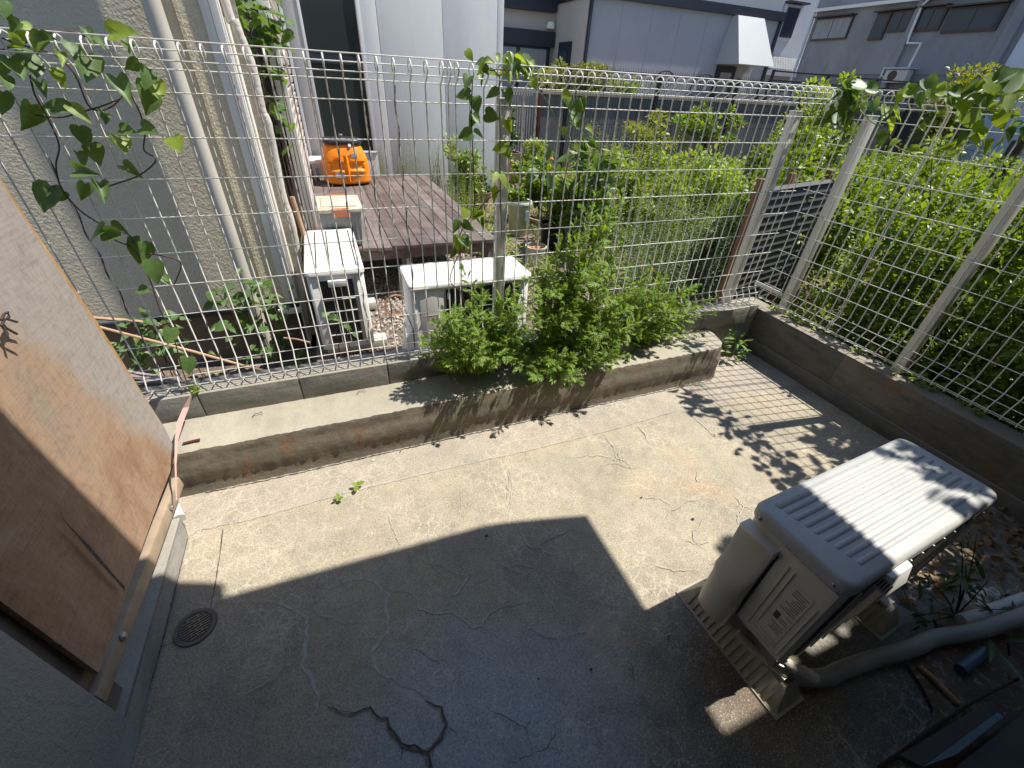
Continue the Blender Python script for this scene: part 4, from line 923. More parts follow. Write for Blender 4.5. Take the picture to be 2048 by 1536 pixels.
tc = thing('air_conditioner', 'white outdoor air conditioner side on, right behind the fence centre post', 'air conditioner', (.68, 2.4, -.1), 'white units behind the fence')
rbox(.325, 2.26, 1.055, 2.575, -.02, .478, .02, 'casing', 'acwhite', tc)
rbox(.315, 2.245, 1.068, 2.59, .474, .50, .03, 'lid', 'acwhite', tc)
g = G(); g.box(.525, 2.252, .03, .985, 2.268, .455); part(g, 'coil_opening', 'black', tc)
for k in range(8):
    g = G(); g.box(.535+k*.057, 2.246, .03, .539+k*.057, 2.2515, .455); part(g, 'guard_bar', 'blackpl', tc)
for z in (.12, .21, .30, .38):
    g = G(); g.box(.525, 2.243, z, .985, 2.2455, z+.004); part(g, 'guard_bar', 'blackpl', tc)
g = G(); g.box(.37, 2.252, .02, .512, 2.2595, .45); sp_ = part(g, 'side_panel', 'acwhite', tc, bevel=.003)
for k in range(3):
    g = G(); g.box(.40+k*.035, 2.2485, .05, .408+k*.035, 2.2515, .28); part(g, 'pressed_rib', 'acwhite', tc)
g = G(); g.box(.395, 2.246, .30, .485, 2.2515, .308); part(g, 'grip_edge', 'inkgrey', tc)
g = G(); g.box(.53, 2.2415, .40, .547, 2.2425, .44); part(g, 'tag', 'stickgrey', tc)
g = G(); g.add([(.318,2.28,-.1),(.318,2.56,-.1),(.255,2.50,-.1),(.255,2.34,-.1),(.318,2.28,.22),(.318,2.56,.22),(.29,2.50,.13),(.29,2.34,.13)],[(0,1,2,3),(7,6,5,4),(0,3,7,4),(3,2,6,7),(2,1,5,6),(1,0,4,5)]); part(g, 'pipe_cover', 'acwhite', tc, bevel=.006)
for x in (.40, .92):
    g = G(); g.box(x, 2.24, -.10, x+.09, 2.60, -.035); part(g, 'foot_block', 'potwhite', tc, bevel=.008)

# ------------------------------------------------------------------ far houses
t3 = thing('grey_house', 'two storey grey house with dark navy bands and a metal chimney hood', 'house', (9.5, 12, 0))
def pb(b_, n_, m_, t, **kw): g = G(); g.box(*b_); return part(g, n_, m_, t, **kw)
pb((6.70, 12.0, 0, 12.88, 18, 3.20), 'wall', 'housegrey', t3)
pb((2.8, 13.9, 0, 6.70, 18, 6.5), 'recess_wall', 'housebeige', t3)
pb((6.66, 12.05, 0, 6.699, 13.9, 3.4), 'return_wall', 'housebeige', t3)
pb((6.60, 11.90, 3.20, 12.98, 18.0, 3.40), 'navy_band', 'navy', t3)
pb((2.8, 13.7, 3.02, 6.60, 13.9, 3.45), 'navy_band', 'navy', t3)
pb((6.60, 12.0, 3.40, 12.85, 18, 7.2), 'upper_wall', 'hood', t3)
pb((6.655, 11.93, 0, 6.72, 11.998, 3.2), 'corner_pipe', 'navy', t3); pb((12.87, 11.93, 0, 12.95, 12.0, 3.2), 'corner_pipe', 'navy', t3)
for x in (7.6, 8.5, 9.4, 10.3, 11.2, 12.1):
    pb((x, 11.996, .3, x+.006, 12.0, 3.19), 'panel_joint', 'ribbed', t3)
w = pb((4.7, 13.80, 1.2, 6.55, 13.87, 2.28), 'window', 'navy', t3)
pb((4.6, 13.70, 2.28, 6.62, 13.89, 2.62), 'shutter_box', 'navy', t3)
for a, b_ in ((4.78, 5.50), (5.62, 6.42)):
    g = G(); g.box(a, 13.76, 1.3, b_, 13.795, 2.22); g.build('pane', 'curtain', w)
w = pb((6.60, 12.70, 1.0, 6.655, 13.38, 2.38), 'window', 'navy', t3)
g = G(); g.box(6.585, 12.82, 1.1, 6.599, 13.26, 2.28); g.build('pane', 'glass', w)
g = G(); g.lathe([(.02, .16), (.09, .15), (.12, .09), (.12, 0)], (6.5, 13.78, 2.68), 14); part(g, 'vent_hood', 'stripe', t3, smooth=True)
# tapered hood
g = G(); g.add([(10.95,11.1,2.13),(12.25,11.1,2.13),(12.25,11.995,2.13),(10.95,11.995,2.13),(11.12,11.78,3.19),(12.08,11.78,3.19),(12.08,11.995,3.19),(11.12,11.995,3.19)],[(3,2,1,0),(4,5,6,7),(0,1,5,4),(1,2,6,5),(2,3,7,6),(3,0,4,7)])
part(g, 'chimney_hood', 'hood', t3)
w = pb((11.05, 11.94, .5, 11.75, 11.995, 2.10), 'door', 'navy', t3); g = G(); g.box(11.2, 11.93, 1.2, 11.6, 11.939, 1.95); g.build('pane', 'curtain', w)
# old grey house on the right
XR = 18.0; S_ = lambda y: y*1.8; Zr = lambda z: 1.45+(z-1.45)*1.8
t4 = thing('old_grey_house', 'long old grey rendered house with a row of brown framed windows, upper right', 'house', (XR, 10, 0))
pb((XR, 4, 2.23, XR+8, 15.15, 4.05), 'wall', 'oldwall', t4)
pb((XR+.03, 2, -.1, XR+8, 15.13, 2.229), 'lower_wall', 'oldwall2', t4)
pb((XR-.03, -6, .0, XR+7.9, 8.6, 4.045), 'side_wing', 'whitewall', t4)
pb((XR-.18, -6, 4.05, XR+8.2, 15.25, 4.14), 'eave', 'stripe', t4)
pb((XR-.05, -6, 4.14, XR+8, 15.2, 7), 'upper_wall', 'oldwall', t4)
for y, w_ in ((11.45, .16), (8.75, .28)):
    pb((XR-.12, y, .5, XR+.0, y+w_, 4.04), 'pillar', 'oldwall', t4)
def win(y0, y1, z0, z1, curt='glass', n=2):
    w = pb((XR-.07, y0, z0, XR-.001, y1, z1), 'window', 'brownframe', t4)
    st = (y1-y0-.06)/n
    for k in range(n):
        g = G(); g.box(XR-.082, y0+.04+k*st, z0+.05, XR-.0705, y0+.01+(k+1)*st, z1-.05); g.build('pane', curt, w)
    g = G(); g.box(XR-.26, y0-.05, z1+.01, XR-.002, y1+.05, z1+.045); g.build('canopy', 'brownframe', w)
    return w
win(13.60, 15.00, 3.22, 3.86, 'curtain'); win(12.32, 12.78, 3.15, 3.85, 'glass', 1); win(11.62, 12.25, 3.33, 3.86, 'glass', 2); win(10.72, 11.40, 3.30, 3.86, 'glass', 2); win(9.26, 10.62, 3.22, 3.80, 'glass', 2)
g = G(); g.tube([(XR-.14, 11.30, 4.1), (XR-.14, 11.45, 3.9), (XR-.16, 11.40, 3.2), (XR-.16, 11.36, 3.02), (XR-.16, 10.95, 3.0), (XR-.16, 10.98, 2.42)], .035, 8); part(g, 'drainpipe', 'stripe', t4)
g = G(); g.tube([(XR-.08, 15.2, 4.2), (XR-.08, 15.19, 0)], .05, 8); part(g, 'drainpipe', 'whitewall', t4)
t5 = thing('air_conditioner', 'cream outdoor air conditioner hung low on the old grey house wall', 'air conditioner', (XR-.2, 11.15, 2.02))
pb((XR-.34, 10.82, 2.0, XR-.06, 11.50, 2.34), 'casing', 'ac', t5, bevel=.01)
pb((XR-.42, 10.76, 2.36, XR-.02, 11.56, 2.39), 'rain_cover', 'whitewall', t5)
g = G(); g.lathe([(.0001, 0), (.14, 0)], (0, 0, 0), 20); g.build('fan_opening', 'brownframe', t5, mtx=Matrix.Translation((-.1425, .10, .16)) @ Matrix.Rotation(R(-90), 4, 'Y'))
g = G(); g.tube([(XR-.2, 11.5, 2.1), (XR-.1, 11.75, 2.2), (XR-.05, 11.8, 2.4), (XR-.05, 11.8, 2.0)], .02, 6); part(g, 'hose', 'stripe', t5)
# white house between
t6 = thing('white_house', 'white house with a dark window and grey tiled lower roof between the grey houses', 'house', (20, 18, 0))
pb((17.9, 18.6, 0, 26, 24, 8), 'wall', 'whitewall', t6)
w = pb((20.05, 18.5, 3.55, 20.95, 18.599, 4.75), 'window', 'white', t6); g = G(); g.box(20.13, 18.48, 3.65, 20.87, 18.499, 4.66); g.build('pane', 'glass', w)
pb((19.95, 18.3, 4.80, 21.15, 18.599, 4.86), 'canopy', 'brownframe', t6)
for k in range(9):
    z = 2.93-k*.055; y = 18.5-k*.16
    g = G()
    for i in range(26):
        x = 18.0+i*.16
        g.add([(x, y-.2, z-.055), (x+.08, y-.2, z-.02), (x+.15, y-.2, z-.055), (x, y+.01, z+.0), (x+.08, y+.01, z+.035), (x+.15, y+.01, z)], [(0,1,4,3),(1,2,5,4)])
    part(g, 'tile_row', 'tile', t6)
pb((18.0, 17.0, 2.2, 22.5, 18.55, 2.38), 'lower_eave', 'whitewall', t6)
pb((18.1, 17.3, 0, 22.4, 18.55, 2.2), 'lower_wall', 'whitewall', t6)
# retaining wall, black mesh fence, ribbed gate
twl = thing('retaining_wall', 'dark grey concrete retaining wall across the back of the garden', 'wall', (10, 8.6, 0))
pb((3.93, 8.55, -.2, 26, 8.85, 1.29), 'wall_face', 'retain', twl)
pb((3.92, 8.52, 1.292, 26, 8.88, 1.34), 'coping', 'stone', twl)
gu = G(); gu.box(3.0, 8.86, -.2, 30, 12, 1.25); struct(gu.build('upper_terrace', 'soil'))
tbf = thing('black_mesh_fence', 'tall black mesh fence standing in front of the retaining wall', 'fence', (9, 8.3, 0))
me = None
for i in range(10):
    x = 4.36+i*1.98
    pb((x-.03, 8.28, -.2, x+.03, 8.34, 1.68+.02*i), 'post', 'blackmetal', tbf)
hb = G(); hb.box(0, -.004, -.004, 13.2, .004, .004); hme = hb.mesh('rail'); hme.materials.append(M['blackmetal'])
for z in (.25, .55, .85, 1.15, 1.45, 1.60, 1.66, 1.70): link('rail', hme, None, tbf, rel(tbf) @ Matrix.Translation((4.36, 8.28, z)))
vb = G(); vb.box(-.0025, -.0025, 0, .0025, .0025, 1.65); vme = vb.mesh('vertical_bar'); vme.materials.append(M['blackmetal'])
for i in range(230): link('vertical_bar', vme, None, tbf, rel(tbf) @ Matrix.Translation((4.36+i*.0572, 8.272, .1)))
# black fence of the raised right plot
tb2 = thing('black_top_fence', 'low black mesh fence rail along the raised ground before the old grey house', 'fence', (14, 9.3, 0))
for z in (1.55, 1.75, 1.93): pb((10.3, 9.28, z, 24, 9.30, z+.03), 'rail', 'blackmetal', tb2)
for i in range(8): pb((10.3+i*1.9, 9.29, .8, 10.35+i*1.9, 9.34, 1.97), 'post', 'blackmetal', tb2)
tgt = thing('ribbed_gate', 'grey ribbed metal gate with a dark red frame at the corner of the pale house', 'gate', (3.6, 8.4, 0))
for k in range(14): pb((3.12+k*.050, 8.40, .15, 3.145+k*.050, 8.43, 1.30), 'rib', 'ribbed', tgt)
pb((3.84, 8.38, .0, 3.89, 8.45, 1.36), 'frame', 'darkred', tgt); pb((3.08, 8.38, 1.30, 3.84, 8.45, 1.36), 'frame', 'ribbed', tgt); pb((3.08, 8.38, .0, 3.11, 8.45, 1.30), 'frame', 'darkred', tgt)
# iron wheel arcs of a garden gate beyond the wall
for i, (x, lab) in enumerate(((6.95, 'left of two black iron arcs standing above the retaining wall'), (8.0, 'right of two black iron arcs standing above the retaining wall'))):
    ti = thing('iron_arc', lab, 'garden arch', (x, 8.95, 1.3), 'iron arcs above the retaining wall')
    g = G(); g.tube([(.33*math.cos(a), 0, .15+.33*math.sin(a)) for a in [math.pi*k/14 for k in range(15)]], .014, 8); g.build('hoop', 'blackmetal', ti)
    for a in (30, 60, 90, 120, 150):
        g = G(); g.tube([(0, 0, .15), (.33*math.cos(R(a)), 0, .15+.33*math.sin(R(a)))], .007, 6); g.build('spoke', 'blackmetal', ti)
# louvred panel in the corner behind the fences
tlv = thing('louvred_panel', 'dark grey louvred panel with reddish wood posts behind the fence corner', 'panel', (2.50, 2.05, 0), None, R(12))
ls = G(); ls.add([(0,-.016,-.006),(1.15,-.016,-.006),(1.15,.014,.050),(0,.014,.050),(0,-.012,-.008),(1.15,-.012,-.008),(1.15,.018,.048),(0,.018,.048)],[(3,2,1,0),(4,5,6,7),(0,1,5,4),(1,2,6,5),(2,3,7,6),(3,0,4,7)])
lme = ls.mesh('slat'); lme.materials.append(M['louvre'])
for k in range(16): link('slat', lme, None, tlv, Matrix.Translation((.02, 0, .16+k*.054)) @ Matrix.Diagonal((1, 1, .3 if k == 15 else 1, 1)))
for x, w_ in ((-.045, .05), (.42, .035), (.95, .045)):
    g = G(); g.box(x, .04 if x > 0 else -.02, -.1, x+w_, .085 if x > 0 else .03, 1.04); g.build('post', 'brownpost', tlv, bevel=.003)
# planter box, pots
def potg(name, lab, cat, c, prof, m, soil_r, soil_z, group=None, rimm=None):
    t = thing(name, lab, cat, c, group); g = G(); g.lathe(prof, (0, 0, 0), 24); g.build('pot_wall', m, t, smooth=True)
    g = G(); g.lathe([(.0001, soil_z), (soil_r, soil_z)], (0, 0, 0), 20); g.build('soil', 'terracotta', t)
    return t
tpl = thing('reed_planter', 'large brown reed clad planter box with a round glossy bush', 'planter', (2.85, 7.9, 0))
for b_ in ((2.38, 7.70, .0, 3.30, 7.73, .43), (2.38, 7.73, .0, 2.41, 8.10, .43), (3.27, 7.73, .0, 3.30, 8.10, .43), (2.38, 8.10, .0, 3.30, 8.13, .43)): pb(b_, 'side_board', 'reed', tpl)
pb((2.41, 7.74, .30, 3.27, 8.09, .36), 'soil', 'soil', tpl)
tg = potg('green_planter', 'tall pale green planter with a pale rim and a blue sticker beside the post', 'planter', (2.10, 4.95, -.1), [(.10, 0), (.112, .02), (.135, .36), (.14, .37)], 'potgreen', .13, .33)
g = G(); g.lathe([(.132, .365), (.155, .365), (.158, .385), (.15, .40), (.135, .395)], (0, 0, 0), 28); g.build('rim', 'potrim', tg, smooth=True)
g = G(); g.box(.03, -.137, .19, .085, -.118, .30); g.build('sticker', 'tank_label', tg)
potg('cream_pot', 'small cream round pot with a thin seedling near the fence post', 'pot', (1.88, 3.93, -.1), [(.08, 0), (.088, .01), (.104, .17), (.112, .175), (.112, .19), (.100, .19)], 'potwhite', .098, .165)
potg('black_pot', 'large black plastic pot holding a leafy green plant', 'pot', (2.28, 4.35, -.1), [(.10, 0), (.12, .02), (.15, .26), (.16, .27), (.16, .29), (.145, .29)], 'blackpl', .145, .25)
potg('dark_basket', 'dark brown low bowl planter standing beyond the deck corner', 'planter', (1.98, 6.3, -.1), [(.12, 0), (.16, .02), (.22, .20), (.23, .24), (.21, .24)], 'reed', .2, .2)
g = G(); g.box(0, 0, 0, .32, .03, .03); o = g.build('timber_offcut', 'cane', None, mtx=Matrix.Translation((2.25, 5.0, .05)) @ Matrix.Rotation(R(-25), 4, 'Z') @ Matrix.Rotation(R(12), 4, 'Y')); tag(o, 'pale timber piece leaning beside the green planter', 'timber')

# ================================================================== vegetation
def sortcam(L): return sorted(L, key=lambda q: (q[0]-Vector((0, 0, CAMZ))).length)
def leafset(t, L, me, T, m, limit, name='leaf'):
    """L: (pos, dir, up, size, width). The nearest ones become leaf objects, the rest one mass."""
    L = sortcam(L)
    for p, d, u, s, w in L[:limit]: leafobj(me, m, t, p, d, u, s, w, name)
    rest = L[limit:]
    if rest:
        o = cloud(T[0], T[1], [q[0] for q in rest], [q[1] for q in rest], [q[2] for q in rest], [q[3] for q in rest], 'leaf_mass', m, t, [q[3]*q[4] for q in rest])
        stuff(o)
def mugwort(label, bases, limit=300, group='mugwort clumps growing on the kerb'):
    """bases: list of (start, tip, n_side) stems"""
    c = bases[0][0]; t = thing('mugwort_plant', label, 'plant', tuple(c), group); L = []; sg = G()
    def stem(a, b, r0, depth):
        a = Vector(a); b = Vector(b); ln = (b-a).length
        mid = a.lerp(b, .45)+Vector((0, 0, ln*.16)) + rv(.03)
        n = max(5, int(ln/.035)); P = bez(a, mid, b, n); sg.tube(P, [r0*(1-.75*i/(n-1)) for i in range(n)], 5)
        az = random.uniform(0, 6.28)
        k = max(8, int(ln/.0125))
        for i in range(k):
            f = (i+.5)/k
            if depth == 0 and f < .12: continue
            q = f*(n-1); i0 = min(int(q), n-2); p = P[i0].lerp(P[i0+1], q-i0); tan = (P[i0+1]-P[i0]).normalized()
            az += 2.4; s1 = tan.orthogonal().normalized(); s2 = tan.cross(s1)
            rad = s1*math.cos(az)+s2*math.sin(az)
            up_ = .85+1.6*max(0, f-.6)
            d = (rad+tan*up_+Vector((0, 0, .12))+rv(.25)).normalized()
            size = random.uniform(.058, .098)*(1-.55*max(0, f-.45)/.55)*(1 if depth == 0 else .85)
            L.append((p, d, (Vector((0, 0, 1))+rv(.35)+tan*.4), size, random.uniform(.7, 1.0)))
        for j in range(7):
            d = ((P[-1]-P[-2]).normalized()+rv(.55)).normalized(); L.append((P[-1], d, Vector((0, 0, 1))+rv(.6), random.uniform(.022, .038), 1))
        return P
    for a, b, ns in bases:
        P = stem(a, b, .0035, 0)
        for j in range(ns):
            q = P[int(len(P)*random.uniform(.25, .85))]; dirn = Vector((random.uniform(-1, 1), random.uniform(-1, .5), random.uniform(.1, .9))).normalized()
            stem(q, q+dirn*random.uniform(.09, .21), .002, 1)
    part(sg, 'stems', 'vinegreen', t, smooth=True)
    leafset(t, L, ME_MUG, T_MUG, 'L_mug', limit)
    return t
def S(x, y, Y): return aty(x, y, Y)
def base(x, y=1.74): return Vector((x+random.uniform(-.02, .02), y+random.uniform(-.05, .03), .21))
st = [(base(x), S(px, py-22, Y), n) for x, px, py, Y, n in
      ((.42, 872, 668, 1.62, 3), (.45, 905, 690, 1.60, 3), (.50, 945, 640, 1.70, 3), (.52, 962, 600, 1.74, 3), (.55, 1000, 628, 1.72, 3), (.62, 1035, 612, 1.76, 3), (.50, 930, 735, 1.55, 3), (.58, 985, 752, 1.52, 3),
       (.62, 1010, 700, 1.55, 3), (.66, 1048, 680, 1.62, 3), (.46, 890, 745, 1.58, 2), (.60, 1020, 655, 1.66, 3), (.56, 965, 690, 1.58, 3), (.40, 850, 700, 1.66, 2), (.48, 915, 650, 1.68, 3), (.54, 960, 740, 1.54, 3))]
mugwort('broad low mugwort clump spilling over the kerb in front of the side on white unit', st)
st = [(base(x), S(px, py-22, Y), n) for x, px, py, Y, n in
      ((1.00, 1190, 415, 1.74, 2), (.98, 1150, 470, 1.76, 3), (1.02, 1215, 470, 1.72, 3), (.95, 1120, 500, 1.76, 3), (1.05, 1185, 520, 1.70, 4), (.95, 1100, 545, 1.72, 3), (1.1, 1240, 510, 1.74, 3), (1.0, 1160, 560, 1.66, 4), (1.08, 1225, 570, 1.66, 4),
       (.95, 1130, 600, 1.64, 3), (1.12, 1260, 590, 1.68, 3), (1.05, 1200, 620, 1.60, 4), (.98, 1150, 640, 1.58, 3), (1.0, 1090, 600, 1.74, 3), (1.12, 1255, 640, 1.60, 3), (.95, 1110, 660, 1.58, 3), (1.05, 1180, 680, 1.55, 3), (1.15, 1220, 450, 1.80, 2), (.93, 1075, 570, 1.80, 2))]
mugwort('tall bushy mugwort clump in the middle, the highest one, growing through the mesh fence', st)
st = [(base(x), S(px, py-22, Y), n) for x, px, py, Y, n in
      ((1.35, 1330, 580, 1.74, 3), (1.4, 1385, 600, 1.72, 3), (1.45, 1425, 650, 1.68, 3), (1.35, 1310, 630, 1.66, 4), (1.42, 1365, 650, 1.62, 3), (1.5, 1400, 690, 1.62, 3), (1.3, 1290, 660, 1.60, 3), (1.4, 1345, 690, 1.58, 3), (1.28, 1300, 560, 1.78, 3), (1.3, 1280, 600, 1.70, 3),
       (1.5, 1430, 620, 1.76, 2), (1.38, 1340, 615, 1.70, 3), (1.25, 1245, 680, 1.56, 3))]
mugwort('mugwort clump on the right end of the kerb, leaning toward the fence corner', st)
st = [(base(x, 1.68), S(px, py, Y), n) for x, px, py, Y, n in
      ((.85, 1130, 765, 1.50, 3), (.80, 1110, 735, 1.52, 3), (.88, 1150, 745, 1.52, 3), (.84, 1125, 705, 1.56, 2), (.78, 1095, 700, 1.58, 2), (.95, 1215, 735, 1.51, 2), (.98, 1230, 715, 1.54, 2), (.75, 1070, 725, 1.56, 2))]
mugwort('small mugwort sprig hanging down over the kerb face', st, 200)
# grey stones at the kerb plants
for i, (px, py, lab) in enumerate(((1245, 702, 'flat grey stone half hidden under the mugwort on the kerb'), (1075, 665, 'pale stone between the two big mugwort clumps'))):
    c = aty(px, py, 1.72); g = G(); g.lathe([(.001, .05), (.04, .045), (.06, .02), (.055, 0)], (c.x, c.y, .204), 9, 1.3, .8); tag(g.build('stone', 'stone', None, smooth=True), lab, 'stone', 'stones among the mugwort')
# seedlings on the floor
def seedling(label, c, leaves, sz, group=None, m='L_vineyoung', h=.022):
    t = thing('seedling', label, 'seedling', tuple(c), group); g = G(); top = Vector(c)+Vector((0, 0, h)); g.tube([c, top], .0013, 5); part(g, 'stem', 'vinegreen', t)
    me = tmesh(T_OVAL, 'leaf')
    for a, el, s in leaves:
        d = Vector((math.cos(R(a)), math.sin(R(a)), el)); leafobj(me, m, t, top, d, (0, 0, 1), s*sz, 1.15)
    return t
seedling('small green seedling growing from the floor joint, the one nearer the kerb', Vector((-.112, 1.337, 0)), ((15, .3, 1), (150, .4, .8), (250, .1, 1.0), (70, .5, .6)), .034, 'seedlings in the patio floor')
seedling('small green seedling in the sunny floor, the one farther from the kerb', Vector((-.192, 1.296, 0)), ((95, .5, .8), (-30, .2, .9), (200, .3, .7), (300, .1, .8)), .029, 'seedlings in the patio floor')
t = thing('corner_weed', 'small leafy weed growing at the end of the kerb in the fence corner', 'weed', (2.33, 1.68, 0))
L = [];
for i in range(46):
    a = random.uniform(0, 6.28); h = random.uniform(.02, .16); p = Vector((2.33+.03*math.cos(a), 1.68+.03*math.sin(a), h)); L.append((p, Vector((math.cos(a), math.sin(a), random.uniform(-.2, .7))), Vector((0, 0, 1))+rv(.3), random.uniform(.05, .09), .45))
leafset(t, L, tmesh(T_OVAL, 'leaf'), T_OVAL, 'L_mug', 46)
g = G(); g.tube([(2.33, 1.68, 0), (2.335, 1.675, .17)], .003, 5); part(g, 'stem', 'vinegreen', t)

# ---- vines with heart shaped leaves (each leaf an object)
def vine(name, label, cat, paths, leaves, Yf, X=None, m='L_vine', jit=.02, stem_m='vinestem', group=None, sr=.0022):
    """leaves: (px, py, size_px, tip direction in degrees (image, 90 = down), young?)"""
    c = None; t = None
    P0 = aty(leaves[0][0], leaves[0][1], Yf) if X is None else atx(leaves[0][0], leaves[0][1], X)
    t = thing(name, label, cat, (round(P0.x, 2), round(P0.y, 2), 0), group)
    for pth in paths:
        pts = [(aty(x, y, Yf+random.uniform(-.012, .008)) if X is None else atx(x, y, X+random.uniform(-.008, .012))) for x, y in pth]
        g = G(); g.tube(sm(pts, 5), sr, 5); part(g, 'stem', stem_m, t, smooth=True)
    for l in leaves:
        x, y, s, a = l[:4]; yg = len(l) > 4
        off = random.uniform(-.05, .012)
        s *= .72 if X is not None else .86
        p = aty(x, y, Yf+off) if X is None else atx(x, y, X-.02+random.uniform(-.05, .03))
        dist = (p-Vector((0, 0, CAMZ))).dot(M3 @ Vector((0, 0, -1))); size = s/FPX*dist
        # image direction -> world direction at that depth
        q = ray(x+math.cos(R(a))*s, y+math.sin(R(a))*s); q = Vector((0, 0, CAMZ))+q*(dist)
        d = (q-p).normalized(); toc = (Vector((0, 0, CAMZ))-p).normalized()
        u = (toc*.75+SUN*.5+rv(.45)).normalized()
        pk = p - d*size*.5
        leafobj(ME_HEART['L_vineyoung' if yg else 'L_vine'], 'L_vineyoung' if yg else 'L_vine', t, pk, (d+toc*random.uniform(-.3, .3)), u, size*1.05, random.uniform(.85, 1.1))
    return t
lv = [(8,16,34,80),(18,42,40,30),(49,57,34,60,1),(30,52,30,150),(178,71,30,60),(246,67,58,0,1),(174,137,68,95),(257,93,26,80),(246,178,58,60),(284,178,36,100),(313,180,46,70,1),(299,208,46,110),(265,131,34,150),(300,156,44,85),(33,137,56,60),(6,134,40,100),
 (118,150,36,60,1),(57,234,60,100),(118,219,50,185),(153,216,44,30,1),(167,268,44,60),(189,303,42,70),(243,292,46,70,1),(254,260,34,10),(301,262,42,20),(175,345,46,10),(353,290,40,65,1),(262,340,40,30),(92,396,62,110),(110,391,42,150),(167,383,38,100),(204,386,46,75),(5,205,50,90),(161,317,34,60),
 (82,96,50,150),(60,110,46,40),(30,92,44,190,1),(100,78,36,10),(142,98,34,70),(12,170,44,70),(70,140,40,80),(120,120,34,60,1),(40,70,34,-20,1),(196,84,30,30),(214,232,30,60),(86,180,34,70),(184,461,52,160),(222,474,48,170),(281,505,50,95),(309,543,50,75),(289,580,28,10),(235,455,30,20),(272,488,36,70),(340,672,38,95),(376,732,40,90),(384,780,36,170,1),(330,560,24,60)]
vp = [[(0,75),(60,95),(110,110),(150,150),(180,215),(220,215),(256,180)],[(60,150),(70,190),(95,235),(118,290),(112,330),(120,370),(140,400),(165,425),(205,450),(235,462),(258,470),(270,490)],[(256,180),(275,215),(290,260),(288,300),(312,320),(280,350),(240,365),(210,375)],
      [(70,230),(120,235),(160,225),(210,210),(245,195)],[(205,450),(230,480),(270,500),(300,560),(320,620),(340,655),(352,690),(365,740),(378,775)],[(300,507),(325,512),(355,520),(362,535),(348,570)],[(0,100),(50,85),(100,66),(150,64),(170,75)]]
vine('creeping_vine', 'heart leaved vine hanging on the left part of the back fence', 'vine', vp, lv, 1.80)
Z8 = lambda L: [tuple([860+a[0]/6.827, 80+a[1]/6.827]+list(a[2:])) for a in L]
Z9 = lambda L: [tuple([900+a[0]/6.827, 300+a[1]/6.827]+list(a[2:])) for a in L]
lc = Z8([(540,190,22,50,1),(690,310,24,170),(830,300,24,0,1),(920,260,22,60,1),(1050,250,26,-70,1),(1130,230,30,30),(1200,300,30,60),(1250,270,26,20,1),(1330,290,34,40),(1380,350,24,70,1),(1130,400,28,90),(1240,430,26,20),(880,470,24,0),(1080,500,26,80,1),(1290,500,24,95),(1350,480,26,85,1),(1430,610,24,70,1),(1000,440,24,150,1),
 (500,590,30,110),(680,530,28,60),(450,750,34,170),(630,870,34,80),(850,740,30,160),(1060,780,34,65),(560,1100,32,100),(630,1090,28,60),(850,1040,34,20),(1070,1180,30,75,1),(480,1310,32,160),(660,1300,28,40),(930,1480,26,170,1),(1040,1480,34,50,1),(760,420,22,60),(700,400,24,120,1),(1180,470,22,60,1)])
lc += Z9([(430,560,34,50,1),(590,610,32,75,1),(600,380,26,90,1),(750,380,32,50,1),(440,1000,26,80),(380,900,24,170,1),(200,880,24,110,1),(340,900,24,130,1),(80,1050,28,110),(240,1040,28,40),(100,1250,26,110,1),(200,1270,34,60),(40,1420,22,120),(230,1330,26,80,1),(120,1330,24,100,1)])
pc = [[(945,160),(943,220),(945,290),(948,360),(947,420),(920,470),(922,520),(925,600),(935,650)],[(1000,150),(998,200),(1000,260),(1000,330),(1001,400),(1003,470)],[(960,140),(1000,140),(1050,145),(1065,135)],[(947,430),(975,400),(1000,380)],[(921,500),(900,560),(925,590),(930,640)]]
vine('creeping_vine', 'slender leaved vine climbing the wires at the fence centre post', 'vine', pc, lc, 1.80, None, stem_m='vinestem')
ld = [(1165,210,26,70),(1150,235,34,90),(1158,215,28,50),(1135,190,22,20,1),(1180,260,22,30,1),(1128,262,20,110,1),(1155,250,30,70),(1186,290,24,40),(1140,205,26,60)]
vine('creeping_vine', 'thin pale tendril running down the back fence right of the centre post', 'vine', [[(1063,140),(1075,175),(1095,205),(1112,240),(1125,270),(1150,300),(1185,305)],[(1155,205),(1150,170)]], ld, 1.80, None, stem_m='vinegreen')
K16 = lambda L: [tuple([1600+a[0]/4.571, a[1]/4.571]+list(a[2:])) for a in L]
lr = K16([(430,850,50,60),(500,830,40,20,1),(540,830,36,100,1),(560,780,46,0),(680,820,44,20),(380,900,60,100),(400,980,56,80),(230,1080,60,150),(330,1130,50,110),(410,1120,44,90,1),(600,930,36,60,1),(530,980,32,20,1),(760,1050,44,110,1),(680,980,38,85),(880,1060,40,65,1),(990,810,44,-40,1),(1060,815,40,0),(1180,790,44,70),(1310,820,44,0,1),(820,1160,36,60,1),(760,1250,34,80),
 (1100,910,34,90),(1420,930,34,70),(1560,830,60,-20),(1640,840,56,30),(1700,790,64,-20,1),(1800,770,60,10,1),(1850,700,60,-30),(1950,720,70,-30),(1990,830,60,60),(1430,1080,56,125,1),(1550,1090,50,85),(1780,1030,44,20,1),(1850,1100,44,65,1),(1300,1050,34,0,1),(1640,1220,50,30,1),(1590,1310,46,50,1),(1450,1280,38,90),(1350,1340,36,160,1),(1440,860,40,30),(1230,860,36,60,1),(930,880,34,100,1),(470,900,46,60),(350,860,44,140),(300,950,50,120),(440,1040,44,100),
 (1660,960,40,60),(1500,980,44,90,1),(1730,900,50,100),(1900,950,46,80,1),(1370,950,32,70,1),(1120,1180,26,60,1),(860,1290,26,150,1),(1060,1370,30,20,1),(1700,1340,34,80,1),(1900,1250,36,60)])
